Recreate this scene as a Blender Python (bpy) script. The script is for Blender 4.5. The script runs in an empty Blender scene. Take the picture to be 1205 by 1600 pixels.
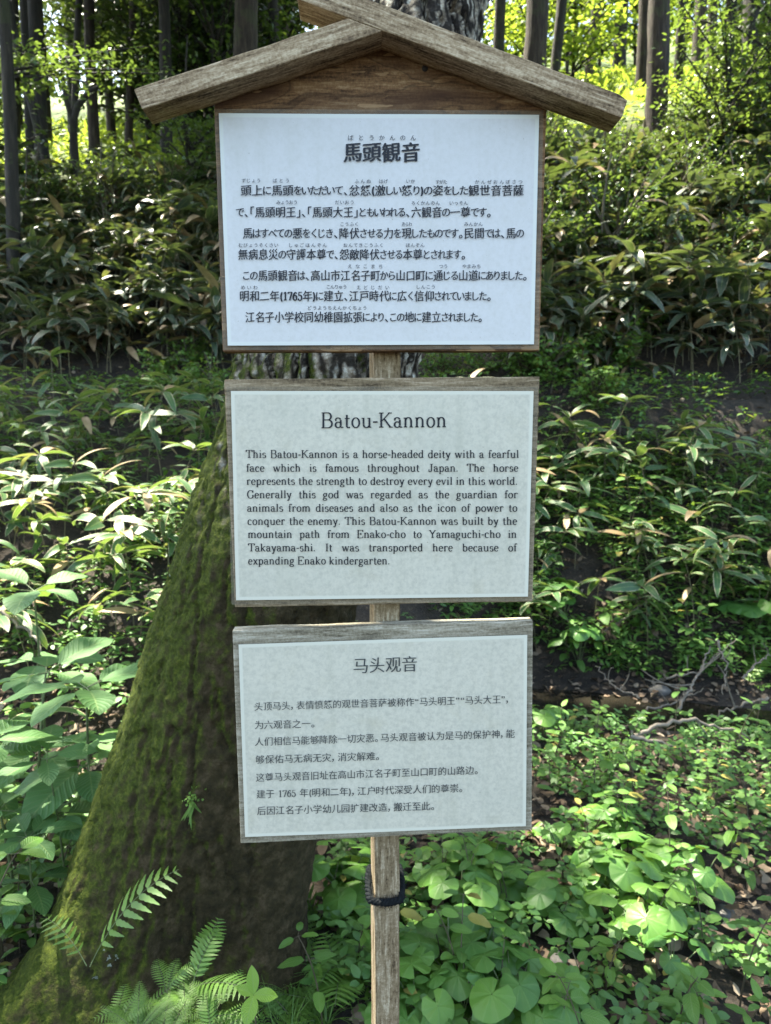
import bpy, bmesh, math, random
import numpy as np
from mathutils import Vector, Matrix
R = math.radians
sc = bpy.context.scene
col = sc.collection
rng = np.random.default_rng(7)
random.seed(7)

# ------------------------------------------------------------------ camera
CAM = np.array([0.0, 0.0, 1.5]); PITCH = R(7.0); F = 1090.0
cd = bpy.data.cameras.new('camera'); cd.sensor_fit = 'VERTICAL'; cd.sensor_height = 36.0
cd.lens = 36.0 * F / 1600.0; cd.clip_start = 0.02; cd.clip_end = 400
cd.dof.use_dof = True; cd.dof.focus_distance = 0.985; cd.dof.aperture_fstop = 8.5
cam = bpy.data.objects.new('camera', cd); col.objects.link(cam)
cam.location = CAM; cam.rotation_euler = (R(90) - PITCH, 0, 0); sc.camera = cam

# ------------------------------------------------------------------ sky, sun, exposure
SUN = np.array([-0.31, 0.30, 0.90]); SUN /= np.linalg.norm(SUN)
w = bpy.data.worlds.new('World'); sc.world = w; w.use_nodes = True
wn = w.node_tree.nodes; bg = wn['Background']
sk = wn.new('ShaderNodeTexSky'); sk.sky_type = 'NISHITA'; sk.sun_disc = False; sk.dust_density = 2.5; sk.ozone_density = .6
sk.sun_elevation = math.asin(SUN[2]); sk.sun_rotation = math.atan2(SUN[0], SUN[1])
w.node_tree.links.new(sk.outputs[0], bg.inputs[0]); bg.inputs[1].default_value = 0.13
sd = bpy.data.lights.new('sun', 'SUN'); sd.energy = 5.0; sd.angle = R(0.5); sd.color = (1.0, 0.95, 0.86)
so = bpy.data.objects.new('sun', sd); col.objects.link(so); so.location = (-6, 6, 20)
so.rotation_euler = Vector(SUN).to_track_quat('Z', 'Y').to_euler()
sc.view_settings.view_transform = 'Standard'; sc.view_settings.look = 'None'
sc.view_settings.exposure = 2.68; sc.view_settings.gamma = 1.0
sc.view_settings.use_white_balance = True; sc.view_settings.white_balance_temperature = 6900; sc.view_settings.white_balance_tint = 4
cy = sc.cycles
cy.max_bounces = 6; cy.diffuse_bounces = 4; cy.glossy_bounces = 3; cy.transmission_bounces = 5
cy.transparent_max_bounces = 6; cy.use_denoising = True; cy.caustics_reflective = False; cy.caustics_refractive = False
cy.sample_clamp_indirect = 8.0

# ------------------------------------------------------------------ helpers
def ray(px, py):
    u = (px - 602.5) / F; v = (py - 800.0) / F; c = math.cos(PITCH); s = math.sin(PITCH)
    return np.array([u, c - v * s, -v * c - s])
def at(px, py, Y):
    r = ray(px, py); return CAM + r * (Y / r[1])
def hsh(i, j, k):
    n = (i.astype(np.int64) * 73856093) ^ (j.astype(np.int64) * 19349663) ^ (k.astype(np.int64) * 83492791)
    n = (n ^ (n >> 13)) * 1274126177 & 0x7fffffff
    n = (n ^ (n >> 16)) & 0xffff
    return n / 65535.0
def vn(p):
    p = np.asarray(p, float); f = np.floor(p); d = p - f; d = d * d * (3 - 2 * d)
    i, j, k = (f[..., a].astype(np.int64) for a in range(3)); x, y, z = (d[..., a] for a in range(3))
    def h(a, b, c): return hsh(i + a, j + b, k + c)
    x00 = h(0,0,0)*(1-x)+h(1,0,0)*x; x10 = h(0,1,0)*(1-x)+h(1,1,0)*x
    x01 = h(0,0,1)*(1-x)+h(1,0,1)*x; x11 = h(0,1,1)*(1-x)+h(1,1,1)*x
    return (x00*(1-y)+x10*y)*(1-z) + (x01*(1-y)+x11*y)*z
def fbm(p, o=4):
    p = np.asarray(p, float); a = 0.5; r = 0
    for _ in range(o): r = r + a * vn(p); p = p * 2.03 + 7.1; a *= 0.5
    return r
def sstep(a, b, x):
    t = np.clip((x - a) / (b - a), 0, 1); return t * t * (3 - 2 * t)
def nrm(v): return v / (np.linalg.norm(v, axis=-1, keepdims=True) + 1e-9)

def H(x, y):                                           # the ground: flat, a gully, a bank, a crest and a wooded slope
    x = np.asarray(x, float); y = np.asarray(y, float)
    s = sstep(-0.2, 0.9, x); y0 = 2.7 + 1.5 * s
    z = 1.75 * np.clip((y - y0) / (6.0 - y0), 0, 1) ** 0.95
    z = z + np.clip((y - 6.25), 0, 4.75) * 0.83 + np.clip(y - 11, 0, 60) * 0.50
    z = z + 0.09 * x * sstep(6, 11, y)
    z = z - 0.16 * s * np.exp(-((y - (3.75 + .12 * np.sin(x * 2))) / 0.42) ** 2)
    P = np.stack([x, y, 0 * x], -1)
    return z + 0.10 * (fbm(P * 1.3, 3) - .45) + 0.25 * (fbm(P * 0.4 + 9, 2) - .4) * sstep(4, 8, y)
def ground_at(px, py):
    r = ray(px, py); t = np.linspace(1.0, 40, 4000); p = CAM + r * t[:, None]
    i = np.argmax(p[:, 2] < H(p[:, 0], p[:, 1])); q = p[i]; return np.array([q[0], q[1], float(H(q[0], q[1]))])

class Geo:
    def __init__(s): s.v = []; s.f = []; s.uv = []; s.var = []; s.mi = []; s.n = 0
    def add(s, V, Fq, UV=None, var=None, mi=0):
        V = np.asarray(V, float).reshape(-1, 3); Fq = np.asarray(Fq, int)
        s.v.append(V); s.f.append(Fq + s.n); s.n += len(V)
        s.uv.append(np.zeros((len(V), 2)) if UV is None else np.asarray(UV, float).reshape(-1, 2))
        s.var.append(np.zeros(len(V)) if var is None else np.broadcast_to(np.asarray(var, float), (len(V),)).copy())
        s.mi.append(np.full(len(Fq), mi))
    def merge(s, o, M=None, mi=0):
        for V, Fq, UV, va in zip(o.v, o.f, o.uv, o.var):
            pass
    def mesh(s, name, mats, smooth=True):
        V = np.concatenate(s.v); me = bpy.data.meshes.new(name)
        loops = []; starts = []; tot = []; k = 0; vi = []
        for Fq in s.f:
            n, c = Fq.shape; vi.append(Fq.ravel()); starts.append(k + np.arange(n) * c); tot.append(np.full(n, c)); k += n * c
        vi = np.concatenate(vi); starts = np.concatenate(starts); mi = np.concatenate(s.mi)
        me.vertices.add(len(V)); me.vertices.foreach_set('co', V.ravel())
        me.loops.add(len(vi)); me.loops.foreach_set('vertex_index', vi.astype(np.int32))
        me.polygons.add(len(starts)); me.polygons.foreach_set('loop_start', starts.astype(np.int32))
        me.polygons.foreach_set('material_index', mi.astype(np.int32))
        me.polygons.foreach_set('use_smooth', np.full(len(starts), smooth))
        UV = np.concatenate(s.uv); uvl = me.uv_layers.new(name='UVMap'); uvl.data.foreach_set('uv', UV[vi].ravel())
        at_ = me.attributes.new('var', 'FLOAT', 'POINT'); at_.data.foreach_set('value', np.concatenate(s.var))
        for m in (mats if isinstance(mats, (list, tuple)) else [mats]): me.materials.append(m)
        me.update(calc_edges=True); me.validate(); return me
def link(name, me, parent=None, loc=None):
    o = bpy.data.objects.new(name, me); col.objects.link(o)
    if parent is not None: o.parent = parent
    if loc is not None: o.location = loc
    return o
def tag(o, label=None, cat=None, group=None, kind=None):
    if label: o['label'] = label
    if cat: o['category'] = cat
    if group: o['group'] = group
    if kind: o['kind'] = kind
    return o

PROF = {
 'lance': lambda t: (t ** .5) * (1 - t) ** .8 / 0.49,
 'ovate': lambda t: (t ** .45) * (1 - t) ** .7 / 0.545,
 'obov':  lambda t: (t ** 1.0) * (1 - t) ** .5 / 0.385,
 'ellip': lambda t: np.sin(np.pi * np.clip(t, 0, 1) ** .95) ** .85,
 'cord':  lambda t: np.clip(t * 7, 0, 1) ** .6 * (1 - t) ** .75 / .88,
 'pinna': lambda t: np.clip(t * 9, 0, 1) * (1 - t ** 2.2) ** .8,
 'blade': lambda t: np.clip(t * 6 + .3, 0, 1) * (1 - t) ** .6,
}
def leaf(g, P, D, N, L, W, droop=.5, fold=.15, prof='lance', ns=6, nu=3, var=0., mi=0, wave=0., lobes=0):
    P = np.atleast_2d(np.asarray(P, float)); n = len(P)
    D = nrm(np.broadcast_to(np.asarray(D, float), (n, 3))); N = np.broadcast_to(np.asarray(N, float), (n, 3))
    N = nrm(N - D * (N * D).sum(-1, keepdims=True)); S = np.cross(D, N)
    L, W, droop, fold, var = (np.broadcast_to(np.asarray(q, float), (n,)) for q in (L, W, droop, fold, var))
    t = np.linspace(0, 1, ns + 1); pw = np.maximum(PROF[prof](t), 0)
    pw[-1] = 0.0 if prof != 'pinna' else .12
    if lobes: pw = pw * (1 - .22 * (np.arange(ns + 1) % 2))
    a = droop[:, None] * t
    T = D[:, None] * np.cos(a)[..., None] - N[:, None] * np.sin(a)[..., None]
    C = np.zeros((n, ns + 1, 3)); C[:, 1:] = np.cumsum((T[:, 1:] + T[:, :-1]) / 2, 1)
    C = C * (L[:, None, None] / ns) + P[:, None]
    Nl = N[:, None] * np.cos(a)[..., None] + D[:, None] * np.sin(a)[..., None]
    us = np.linspace(-1, 1, nu); hw = .5 * W[:, None] * np.maximum(pw, .02)
    V = C[:, :, None] + S[:, None, None] * (us[None, None, :, None] * hw[..., None, None])
    lift = fold[:, None, None] * np.abs(us)[None, None] * hw[..., None]
    if wave: lift = lift + wave * W[:, None, None] * np.sin(t * 14)[None, :, None] * np.abs(us)[None, None] * hw[..., None] / (hw.max(1)[:, None, None] + 1e-9)
    V = V + Nl[:, :, None] * lift[..., None]
    idx = np.arange((ns + 1) * nu).reshape(ns + 1, nu)
    q = np.stack([idx[:-1, :-1], idx[:-1, 1:], idx[1:, 1:], idx[1:, :-1]], -1).reshape(-1, 4)
    Fq = (q[None] + (np.arange(n) * (ns + 1) * nu)[:, None, None]).reshape(-1, 4)
    UV = np.stack(np.broadcast_arrays(((us + 1) / 2)[None, :], t[:, None]), -1).reshape(-1, 2)
    g.add(V.reshape(-1, 3), Fq, np.tile(UV, (n, 1)), np.repeat(var, (ns + 1) * nu), mi)
def disc_leaf(g, P, D, N, Rr, cup=.3, wav=.06, notch=.8, tip=.12, var=0., mi=0, nt=22):
    P = np.atleast_2d(np.asarray(P, float)); n = len(P)
    D = nrm(np.broadcast_to(np.asarray(D, float), (n, 3))); N = np.broadcast_to(np.asarray(N, float), (n, 3))
    N = nrm(N - D * (N * D).sum(-1, keepdims=True)); S = np.cross(D, N)
    Rr, var = (np.broadcast_to(np.asarray(q, float), (n,)) for q in (Rr, var))
    th = np.linspace(-math.pi, math.pi, nt); rs = np.array([0.02, .35, .7, 1.0])
    f = (1 - notch * np.exp(-((math.pi - np.abs(th)) / .22) ** 2)) * (1 + tip * np.exp(-(th / .35) ** 2)) * (1 + .02 * np.sin(th * 13))
    rho = Rr[:, None, None] * rs[None, :, None] * f[None, None]
    hz = -cup * rho ** 2 / Rr[:, None, None] + wav * rho * np.sin(th * 4 + var[:, None, None] * 20)
    V = P[:, None, None] + rho[..., None] * (np.cos(th)[None, None, :, None] * D[:, None, None] + np.sin(th)[None, None, :, None] * S[:, None, None]) + hz[..., None] * N[:, None, None]
    m = 4 * nt; idx = np.arange(m).reshape(4, nt)
    q = np.stack([idx[:-1, :-1], idx[:-1, 1:], idx[1:, 1:], idx[1:, :-1]], -1).reshape(-1, 4)
    Fq = (q[None] + (np.arange(n) * m)[:, None, None]).reshape(-1, 4)
    UV = np.stack(np.broadcast_arrays((th / (2 * math.pi) + .5)[None], rs[:, None]), -1).reshape(-1, 2)
    g.add(V.reshape(-1, 3), Fq, np.tile(UV, (n, 1)), np.repeat(var, m), mi)
def tube(g, pts, rad, sides=5, mi=0, var=0.):
    pts = np.asarray(pts, float); n = len(pts); rad = np.broadcast_to(np.asarray(rad, float), (n,))
    T = nrm(np.gradient(pts, axis=0)); ref = np.array([.31, .17, .93]) if abs(T[:, 2]).mean() < .8 else np.array([.9, .3, .1])
    A = nrm(np.cross(T, ref)); B = np.cross(T, A); a = np.linspace(0, 2 * math.pi, sides, endpoint=False)
    V = pts[:, None] + rad[:, None, None] * (np.cos(a)[None, :, None] * A[:, None] + np.sin(a)[None, :, None] * B[:, None])
    idx = np.arange(n * sides).reshape(n, sides); nx = np.roll(idx, -1, 1)
    q = np.stack([idx[:-1], nx[:-1], nx[1:], idx[1:]], -1).reshape(-1, 4)
    UV = np.stack(np.broadcast_arrays(np.linspace(0, 1, sides)[None], np.linspace(0, 1, n)[:, None]), -1)
    g.add(V.reshape(-1, 3), q, UV, var, mi)
def bez(p0, p1, p2, n=8):
    t = np.linspace(0, 1, n)[:, None]; p0, p1, p2 = (np.asarray(p, float) for p in (p0, p1, p2))
    return (1 - t) ** 2 * p0 + 2 * t * (1 - t) * p1 + t * t * p2
def azel(a, e):
    a = np.asarray(a, float); e = np.asarray(e, float)
    return np.stack(np.broadcast_arrays(np.cos(a) * np.cos(e), np.sin(a) * np.cos(e), np.sin(e)), -1)
UP = np.array([0, 0, 1.0])

# ------------------------------------------------------------------ materials
class NB:
    def __init__(s, name):
        s.m = bpy.data.materials.new(name); s.m.use_nodes = True; s.t = s.m.node_tree; s.n = s.t.nodes; s.n.clear()
        s.out = s.n.new('ShaderNodeOutputMaterial')
    def N(s, t, **kw):
        o = s.n.new('ShaderNode' + t)
        for k, v in kw.items():
            if k.startswith('_'): setattr(o, k[1:], v)
            else:
                k2 = int(k[1:]) if k[0] == 'i' and k[1:].isdigit() else k.replace('_', ' ')
                if hasattr(v, 'is_linked') or isinstance(v, bpy.types.NodeSocket): s.t.links.new(v, o.inputs[k2])
                else: o.inputs[k2].default_value = v
        return o
    def L(s, a, b): s.t.links.new(a, b)
    def noise(s, vec, scale, detail=4, rough=.6, dist=0.):
        return s.N('TexNoise', Vector=vec, Scale=scale, Detail=detail, Roughness=rough, Distortion=dist).outputs[0]
    def ramp(s, fac, stops, interp='LINEAR'):
        r = s.N('ValToRGB', i0=fac); r.color_ramp.interpolation = interp; e = r.color_ramp.elements
        while len(e) > 1: e.remove(e[-1])
        e[0].position = stops[0][0]; e[0].color = (*stops[0][1], 1)
        for p, c in stops[1:]:
            x = e.new(p); x.color = (*c, 1)
        return r.outputs[0]
    def mix(s, f, a, b, mode='MIX'):
        m = s.N('MixRGB', _blend_type=mode)
        for i, v in enumerate((f, a, b)):
            if isinstance(v, bpy.types.NodeSocket): s.L(v, m.inputs[i])
            elif i == 0: m.inputs[0].default_value = v
            else: m.inputs[i].default_value = (*v, 1)
        return m.outputs[0]
    def math(s, op, a, b=0., c=None):
        m = s.N('Math', _operation=op)
        for i, v in enumerate((a, b) if c is None else (a, b, c)):
            if isinstance(v, bpy.types.NodeSocket): s.L(v, m.inputs[i])
            else: m.inputs[i].default_value = v
        return m.outputs[0]
    def map(s, vec, scale): return s.N('Mapping', Vector=vec, Scale=scale).outputs[0]
    def bump(s, h, st, d): return s.N('Bump', Height=h, Strength=st, Distance=d).outputs[0]
    def done(s, sh): s.L(sh, s.out.inputs[0]); return s.m
def g3(v): return (v, v, v)

def leaf_mat(name, c0, c1, margin=None, vein=None, rough=.4, trans=.3, tcol=(.30, .42, .05), dry=None, spec=.5, spots=.0, dthr=.86):
    b = NB(name); va = b.N('Attribute', _attribute_name='var').outputs['Fac']; ob = b.N('ObjectInfo').outputs['Random']
    uv = b.N('TexCoord').outputs['UV']; sp = b.N('SeparateXYZ', i0=uv); u = sp.outputs[0]; v = sp.outputs[1]
    pos = b.N('NewGeometry').outputs['Position']
    f = b.math('ADD', b.math('MULTIPLY', va, .65), b.math('MULTIPLY', ob, .35))
    f = b.math('ADD', f, b.math('MULTIPLY', b.math('SUBTRACT', b.noise(pos, 22, 3), .5), .35))
    c = b.ramp(f, [(0, c0), (1, c1)])
    du = b.math('ABSOLUTE', b.math('SUBTRACT', u, .5))
    nrml = None
    if vein == 'par':
        wv = b.math('SINE', b.math('MULTIPLY', u, 75.)); nrml = b.bump(wv, .25, .001)
        c = b.mix(b.math('LESS_THAN', du, .03), c, b.mix(.5, c, (.25, .30, .10)))
    elif vein == 'pin':
        wv = b.math('SINE', b.math('MULTIPLY', b.math('SUBTRACT', v, b.math('MULTIPLY', du, .5)), 62.))
        nrml = b.bump(b.math('MAXIMUM', wv, .0), .5, .003)
        c = b.mix(b.math('MULTIPLY', b.math('GREATER_THAN', wv, .88), .22), c, (.22, .30, .10))
        c = b.mix(b.math('MULTIPLY', b.math('LESS_THAN', du, .025), .5), c, (.22, .30, .10))
    elif vein == 'rad':
        wv = b.math('SINE', b.math('MULTIPLY', u, 2 * math.pi * 9)); nrml = b.bump(wv, .22, .003)
        c = b.mix(b.math('MULTIPLY', b.math('GREATER_THAN', wv, .93), .24), c, (.22, .32, .10))
    if margin:
        e = b.math('ADD', du, b.math('MULTIPLY', b.math('SUBTRACT', b.noise(pos, 45, 3), .5), .22))
        e = b.math('ADD', e, b.math('MULTIPLY', b.math('SUBTRACT', va, .5), .12))
        c = b.mix(b.N('MapRange', i0=e, i1=.40, i2=.45).outputs[0], c, margin)
    if spots:
        c = b.mix(b.math('MULTIPLY', b.math('GREATER_THAN', b.noise(pos, 60, 2), .70), spots), c, (.20, .16, .06))
    if dry:
        c = b.mix(b.math('GREATER_THAN', va, dthr), c, b.ramp(b.noise(pos, 18, 3), [(.3, dry), (.7, tuple(q * 1.9 for q in dry))]))
    p = b.N('BsdfPrincipled', Base_Color=c, Roughness=rough); p.inputs['Specular IOR Level'].default_value = spec
    if nrml is not None: b.L(nrml, p.inputs['Normal'])
    tr = b.N('BsdfTranslucent', Color=b.mix(.55, c, tcol))
    return b.done(b.N('MixShader', i0=trans, i1=p.outputs[0], i2=tr.outputs[0]).outputs[0])

M = {}
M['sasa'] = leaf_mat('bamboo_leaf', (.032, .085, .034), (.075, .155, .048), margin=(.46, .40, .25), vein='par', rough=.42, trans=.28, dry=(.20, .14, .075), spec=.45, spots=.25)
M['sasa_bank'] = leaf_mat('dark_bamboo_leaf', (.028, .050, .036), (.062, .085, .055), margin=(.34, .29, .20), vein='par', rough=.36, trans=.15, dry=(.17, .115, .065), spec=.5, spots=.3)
M['broad'] = leaf_mat('broad_leaf', (.045, .125, .038), (.085, .20, .05), vein='pin', rough=.6, trans=.3)
M['herb'] = leaf_mat('herb_leaf', (.045, .125, .022), (.145, .285, .04), vein='pin', rough=.5, trans=.35, spots=.12, dry=(.22, .19, .04), dthr=.965)
M['cover'] = leaf_mat('ground_cover_leaf', (.032, .10, .024), (.125, .25, .045), rough=.5, trans=.3, spots=.15, dry=(.22, .18, .05), dthr=.93)
M['heart'] = leaf_mat('heart_leaf', (.045, .135, .028), (.14, .28, .042), vein='rad', rough=.45, trans=.33)
M['fern'] = leaf_mat('fern_leaf', (.06, .14, .026), (.14, .26, .04), rough=.5, trans=.33)
M['tree'] = leaf_mat('tree_leaf', (.030, .065, .022), (.075, .14, .032), rough=.38, trans=.35, spec=.45)
M['shrub'] = leaf_mat('shrub_leaf', (.032, .075, .026), (.085, .15, .04), rough=.28, trans=.3, spec=.6)
M['glow'] = leaf_mat('backlit_leaf', (.09, .17, .025), (.20, .30, .04), rough=.45, trans=.5, tcol=(.42, .50, .05))  # lighter, yellower leaf: part of the clearing's backlight is in the colour
M['needle'] = leaf_mat('conifer_leaf', (.013, .032, .014), (.034, .064, .022), rough=.55, trans=.12)
M['bright'] = leaf_mat('seedling_leaf', (.16, .30, .03), (.22, .38, .04), vein='pin', rough=.4, trans=.4)

def stem_mat(name, c):
    b = NB(name); o = b.N('TexCoord').outputs['Object']
    p = b.N('BsdfPrincipled', Base_Color=b.ramp(b.noise(o, 30, 3), [(.3, tuple(q * .6 for q in c)), (.7, tuple(q * 1.3 for q in c))]), Roughness=.6)
    return b.done(p.outputs[0])
M['stem'] = stem_mat('green_stem', (.10, .13, .05)); M['cane'] = stem_mat('cane_stem', (.16, .14, .07)); M['twig'] = stem_mat('dead_wood', (.17, .14, .105))
M['darkstem'] = stem_mat('red_brown_stem', (.07, .055, .03))

def bark_mat(name, c0, c1, c2, vs=9.):
    b = NB(name); o = b.N('TexCoord').outputs['Object']
    st = b.map(o, (vs, vs, vs * .13)); n1 = b.noise(st, 2.2, 6, .65, .4); n2 = b.noise(o, 3, 4)
    c = b.ramp(n1, [(.32, c0), (.52, c1), (.72, c2)])
    c = b.mix(b.math('MULTIPLY', b.math('GREATER_THAN', n2, .58), .35), c, (.05, .062, .02))
    p = b.N('BsdfPrincipled', Base_Color=c, Roughness=.9, Normal=b.bump(n1, .9, .03))
    return b.done(p.outputs[0])
M['bark'] = bark_mat('forest_bark', (.008, .007, .005), (.024, .019, .014), (.06, .05, .038))
M['cedar'] = bark_mat('reddish_bark', (.012, .008, .006), (.045, .031, .021), (.085, .065, .047), 12.)

def moss_bark():
    b = NB('mossy_bark'); o = b.N('TexCoord').outputs['Object']; sp = b.N('SeparateXYZ', i0=o); z = sp.outputs[2]
    nx = b.N('SeparateXYZ', i0=b.N('NewGeometry').outputs['Normal']).outputs[0]
    st = b.map(o, (8, 8, 1.5)); n1 = b.noise(st, 2.5, 8, .65, .5)
    wv_ = b.N('VectorMath', _operation='ADD', i0=o, i1=b.N('VectorMath', _operation='SCALE', i0=b.N('TexNoise', Vector=o, Scale=14., Detail=4.).outputs['Color'], Scale=.05).outputs[0]).outputs[0]
    vo = b.N('TexVoronoi', Vector=b.map(wv_, (22, 22, 4.2)), Scale=1.25, _feature='DISTANCE_TO_EDGE').outputs['Distance']
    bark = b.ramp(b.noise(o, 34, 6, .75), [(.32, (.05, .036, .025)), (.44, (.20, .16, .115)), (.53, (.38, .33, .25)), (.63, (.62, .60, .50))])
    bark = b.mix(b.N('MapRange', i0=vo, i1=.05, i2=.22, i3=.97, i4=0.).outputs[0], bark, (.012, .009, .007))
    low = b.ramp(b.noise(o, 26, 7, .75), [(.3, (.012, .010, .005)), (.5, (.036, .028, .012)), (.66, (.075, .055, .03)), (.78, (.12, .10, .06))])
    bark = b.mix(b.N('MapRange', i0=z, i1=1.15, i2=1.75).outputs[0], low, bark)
    fine = b.noise(o, 90, 4, .7); mid = b.noise(o, 20, 7, .75)
    moss = b.ramp(fine, [(.25, (.012, .018, .002)), (.5, (.040, .055, .006)), (.75, (.10, .115, .014))])
    m = b.math('ADD', b.math('MULTIPLY', mid, 1.25), b.math('MULTIPLY', nx, -.52))  # more moss to the left, which also paints that edge as lit
    m = b.math('SUBTRACT', m, b.math('MULTIPLY', b.N('MapRange', i0=z, i1=1.5, i2=2.3).outputs[0], .45))
    m = b.math('ADD', m, b.N('MapRange', i0=z, i1=.05, i2=.32, i3=.22, i4=0.).outputs[0])
    mf = b.N('MapRange', i0=m, i1=.62, i2=.92).outputs[0]
    c = b.mix(mf, bark, moss)
    lic = b.math('MULTIPLY', b.math('GREATER_THAN', b.noise(o, 5.3, 5, .75), .70), .6)
    c = b.mix(lic, c, (.27, .31, .26))
    hgt = b.math('ADD', b.math('MULTIPLY', n1, .7), b.math('MULTIPLY', fine, .35))
    p = b.N('BsdfPrincipled', Base_Color=c, Roughness=.95, Normal=b.bump(hgt, 1.0, .02)); p.inputs['Specular IOR Level'].default_value = .2
    return b.done(p.outputs[0])
M['mossbark'] = moss_bark()
def simple_var(name, stops, rough=.9, trans=0., scale=40):
    b = NB(name); va = b.N('Attribute', _attribute_name='var').outputs['Fac']; pos = b.N('NewGeometry').outputs['Position']
    c = b.ramp(b.math('ADD', b.math('MULTIPLY', va, .75), b.math('MULTIPLY', b.noise(pos, scale, 3), .25)), stops)
    p = b.N('BsdfPrincipled', Base_Color=c, Roughness=rough); p.inputs['Specular IOR Level'].default_value = .3
    if not trans: return b.done(p.outputs[0])
    t = b.N('BsdfTranslucent', Color=c); return b.done(b.N('MixShader', i0=trans, i1=p.outputs[0], i2=t.outputs[0]).outputs[0])
M['moss'] = simple_var('moss', [(.0, (.012, .016, .002)), (.40, (.046, .062, .006)), (1, (.16, .18, .018))], .95, .25, 70)
M['litter'] = simple_var('dead_leaf', [(.0, (.045, .030, .020)), (.5, (.15, .10, .065)), (.8, (.26, .20, .14)), (1, (.38, .33, .26))], .8, .12)

def soil():
    b = NB('forest_soil'); o = b.N('TexCoord').outputs['Object']; n = b.noise(o, 9, 8, .7); n2 = b.noise(o, 55, 5, .7)
    c = b.ramp(n, [(.3, (.008, .006, .004)), (.5, (.024, .017, .011)), (.72, (.055, .040, .027))])
    c = b.mix(b.math('MULTIPLY', b.math('GREATER_THAN', n2, .60), .55), c, (.11, .078, .052))
    y = b.N('SeparateXYZ', i0=o).outputs[1]
    gr = b.ramp(b.noise(o, 6, 5), [(.3, (.06, .10, .02)), (.7, (.16, .22, .035))])
    c = b.mix(b.math('MULTIPLY', b.N('MapRange', i0=y, i1=10.3, i2=11.5).outputs[0], .75), c, gr)
    p = b.N('BsdfPrincipled', Base_Color=c, Roughness=.95, Normal=b.bump(b.math('ADD', n, n2), .8, .03))
    return b.done(p.outputs[0])
M['soil'] = soil()
def water():
    b = NB('stream_water'); o = b.N('TexCoord').outputs['Object']
    p = b.N('BsdfPrincipled', Base_Color=(.016, .014, .010, 1), Roughness=.06, Normal=b.bump(b.noise(b.map(o, (9, 4, 4)), 2.2, 3), .12, .02)); return b.done(p.outputs[0])
M['water'] = water()
def stone():
    b = NB('stream_stone'); o = b.N('TexCoord').outputs['Object']; n = b.noise(o, 12, 6)
    p = b.N('BsdfPrincipled', Base_Color=b.ramp(n, [(.3, (.035, .032, .028)), (.6, (.12, .11, .10)), (.8, (.2, .19, .17))]), Roughness=.7, Normal=b.bump(n, .6, .02)); return b.done(p.outputs[0])
M['stone'] = stone()

def wood(name, axis, cols, stain=None, grain=1., bumpd=.0015, ends=False, fleck=.5):
    b = NB(name); o = b.N('TexCoord').outputs['Object']
    sA = {'X': (4, 60, 60), 'Z': (60, 60, 4)}[axis]; sB = {'X': (26, 230, 230), 'Z': (230, 230, 26)}[axis]; sC = {'X': (3, 11, 11), 'Z': (11, 11, 3)}[axis]
    wob = b.N('VectorMath', _operation='ADD', i0=o, i1=b.N('VectorMath', _operation='SCALE', i0=b.N('TexNoise', Vector=o, Scale=7., Detail=2.).outputs['Color'], Scale=.018).outputs[0]).outputs[0]
    n1 = b.noise(b.map(wob, sA), 1.4 * grain, 6, .7, .3); n2 = b.noise(b.map(o, sB), 1., 4, .7); n3 = b.noise(b.map(wob, sC), 1.0, 3, .5, .9)
    n4 = b.noise(o, 260, 3, .7)
    f = b.math('ADD', b.math('MULTIPLY', n1, .55), b.math('ADD', b.math('MULTIPLY', n2, .42), b.math('MULTIPLY', n3, .13)))
    f = b.math('ADD', f, b.math('MULTIPLY', b.math('SUBTRACT', n4, .5), .30))
    c = b.ramp(f, [(.42, cols[0]), (.51, cols[1]), (.58, cols[2]), (.68, cols[3])])
    c = b.mix(b.math('MULTIPLY', b.math('GREATER_THAN', n2, .62), fleck), c, cols[3])
    if stain: 
        c = b.mix(b.N('MapRange', i0=n3, i1=.42, i2=.62).outputs[0], c, b.mix(n1, stain[0], stain[1]))
        ring = b.math('ABSOLUTE', b.math('SUBTRACT', n3, .47)); c = b.mix(b.N('MapRange', i0=ring, i1=.004, i2=.014, i3=.45, i4=0.).outputs[0], c, (.020, .010, .006))
        c = b.mix(b.math('MULTIPLY', b.math('GREATER_THAN', b.noise(b.map(wob, (8, 40, 40)), 1.3, 3, .5), .64), .6), c, (.36, .23, .12))
    p = b.N('BsdfPrincipled', Base_Color=c, Roughness=.85, Normal=b.bump(b.math('ADD', b.math('MULTIPLY', n1, .6), b.math('MULTIPLY', n2, .6)), .9, bumpd)); p.inputs['Specular IOR Level'].default_value = .25
    return b.done(p.outputs[0])
GREY = [(.05, .032, .018), (.215, .152, .088), (.34, .255, .155), (.54, .44, .30)]
M['w_roof'] = wood('weathered_roof_timber', 'X', GREY)
M['w_gable'] = wood('wet_stained_board', 'X', [(.05, .027, .014), (.15, .080, .036), (.22, .125, .058), (.36, .24, .13)], stain=((.035, .017, .010), (.10, .050, .027)), fleck=.2)
M['w_board'] = wood('weathered_board', 'X', [(.06, .042, .024), (.175, .13, .075), (.25, .19, .115), (.40, .32, .215)])
M['w_pale'] = wood('pale_weathered_board', 'X', [(.09, .075, .05), (.225, .195, .135), (.32, .285, .21), (.47, .43, .34)])
M['w_post'] = wood('weathered_post', 'Z', [(.06, .040, .022), (.19, .138, .078), (.27, .205, .125), (.48, .40, .28)])
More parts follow.
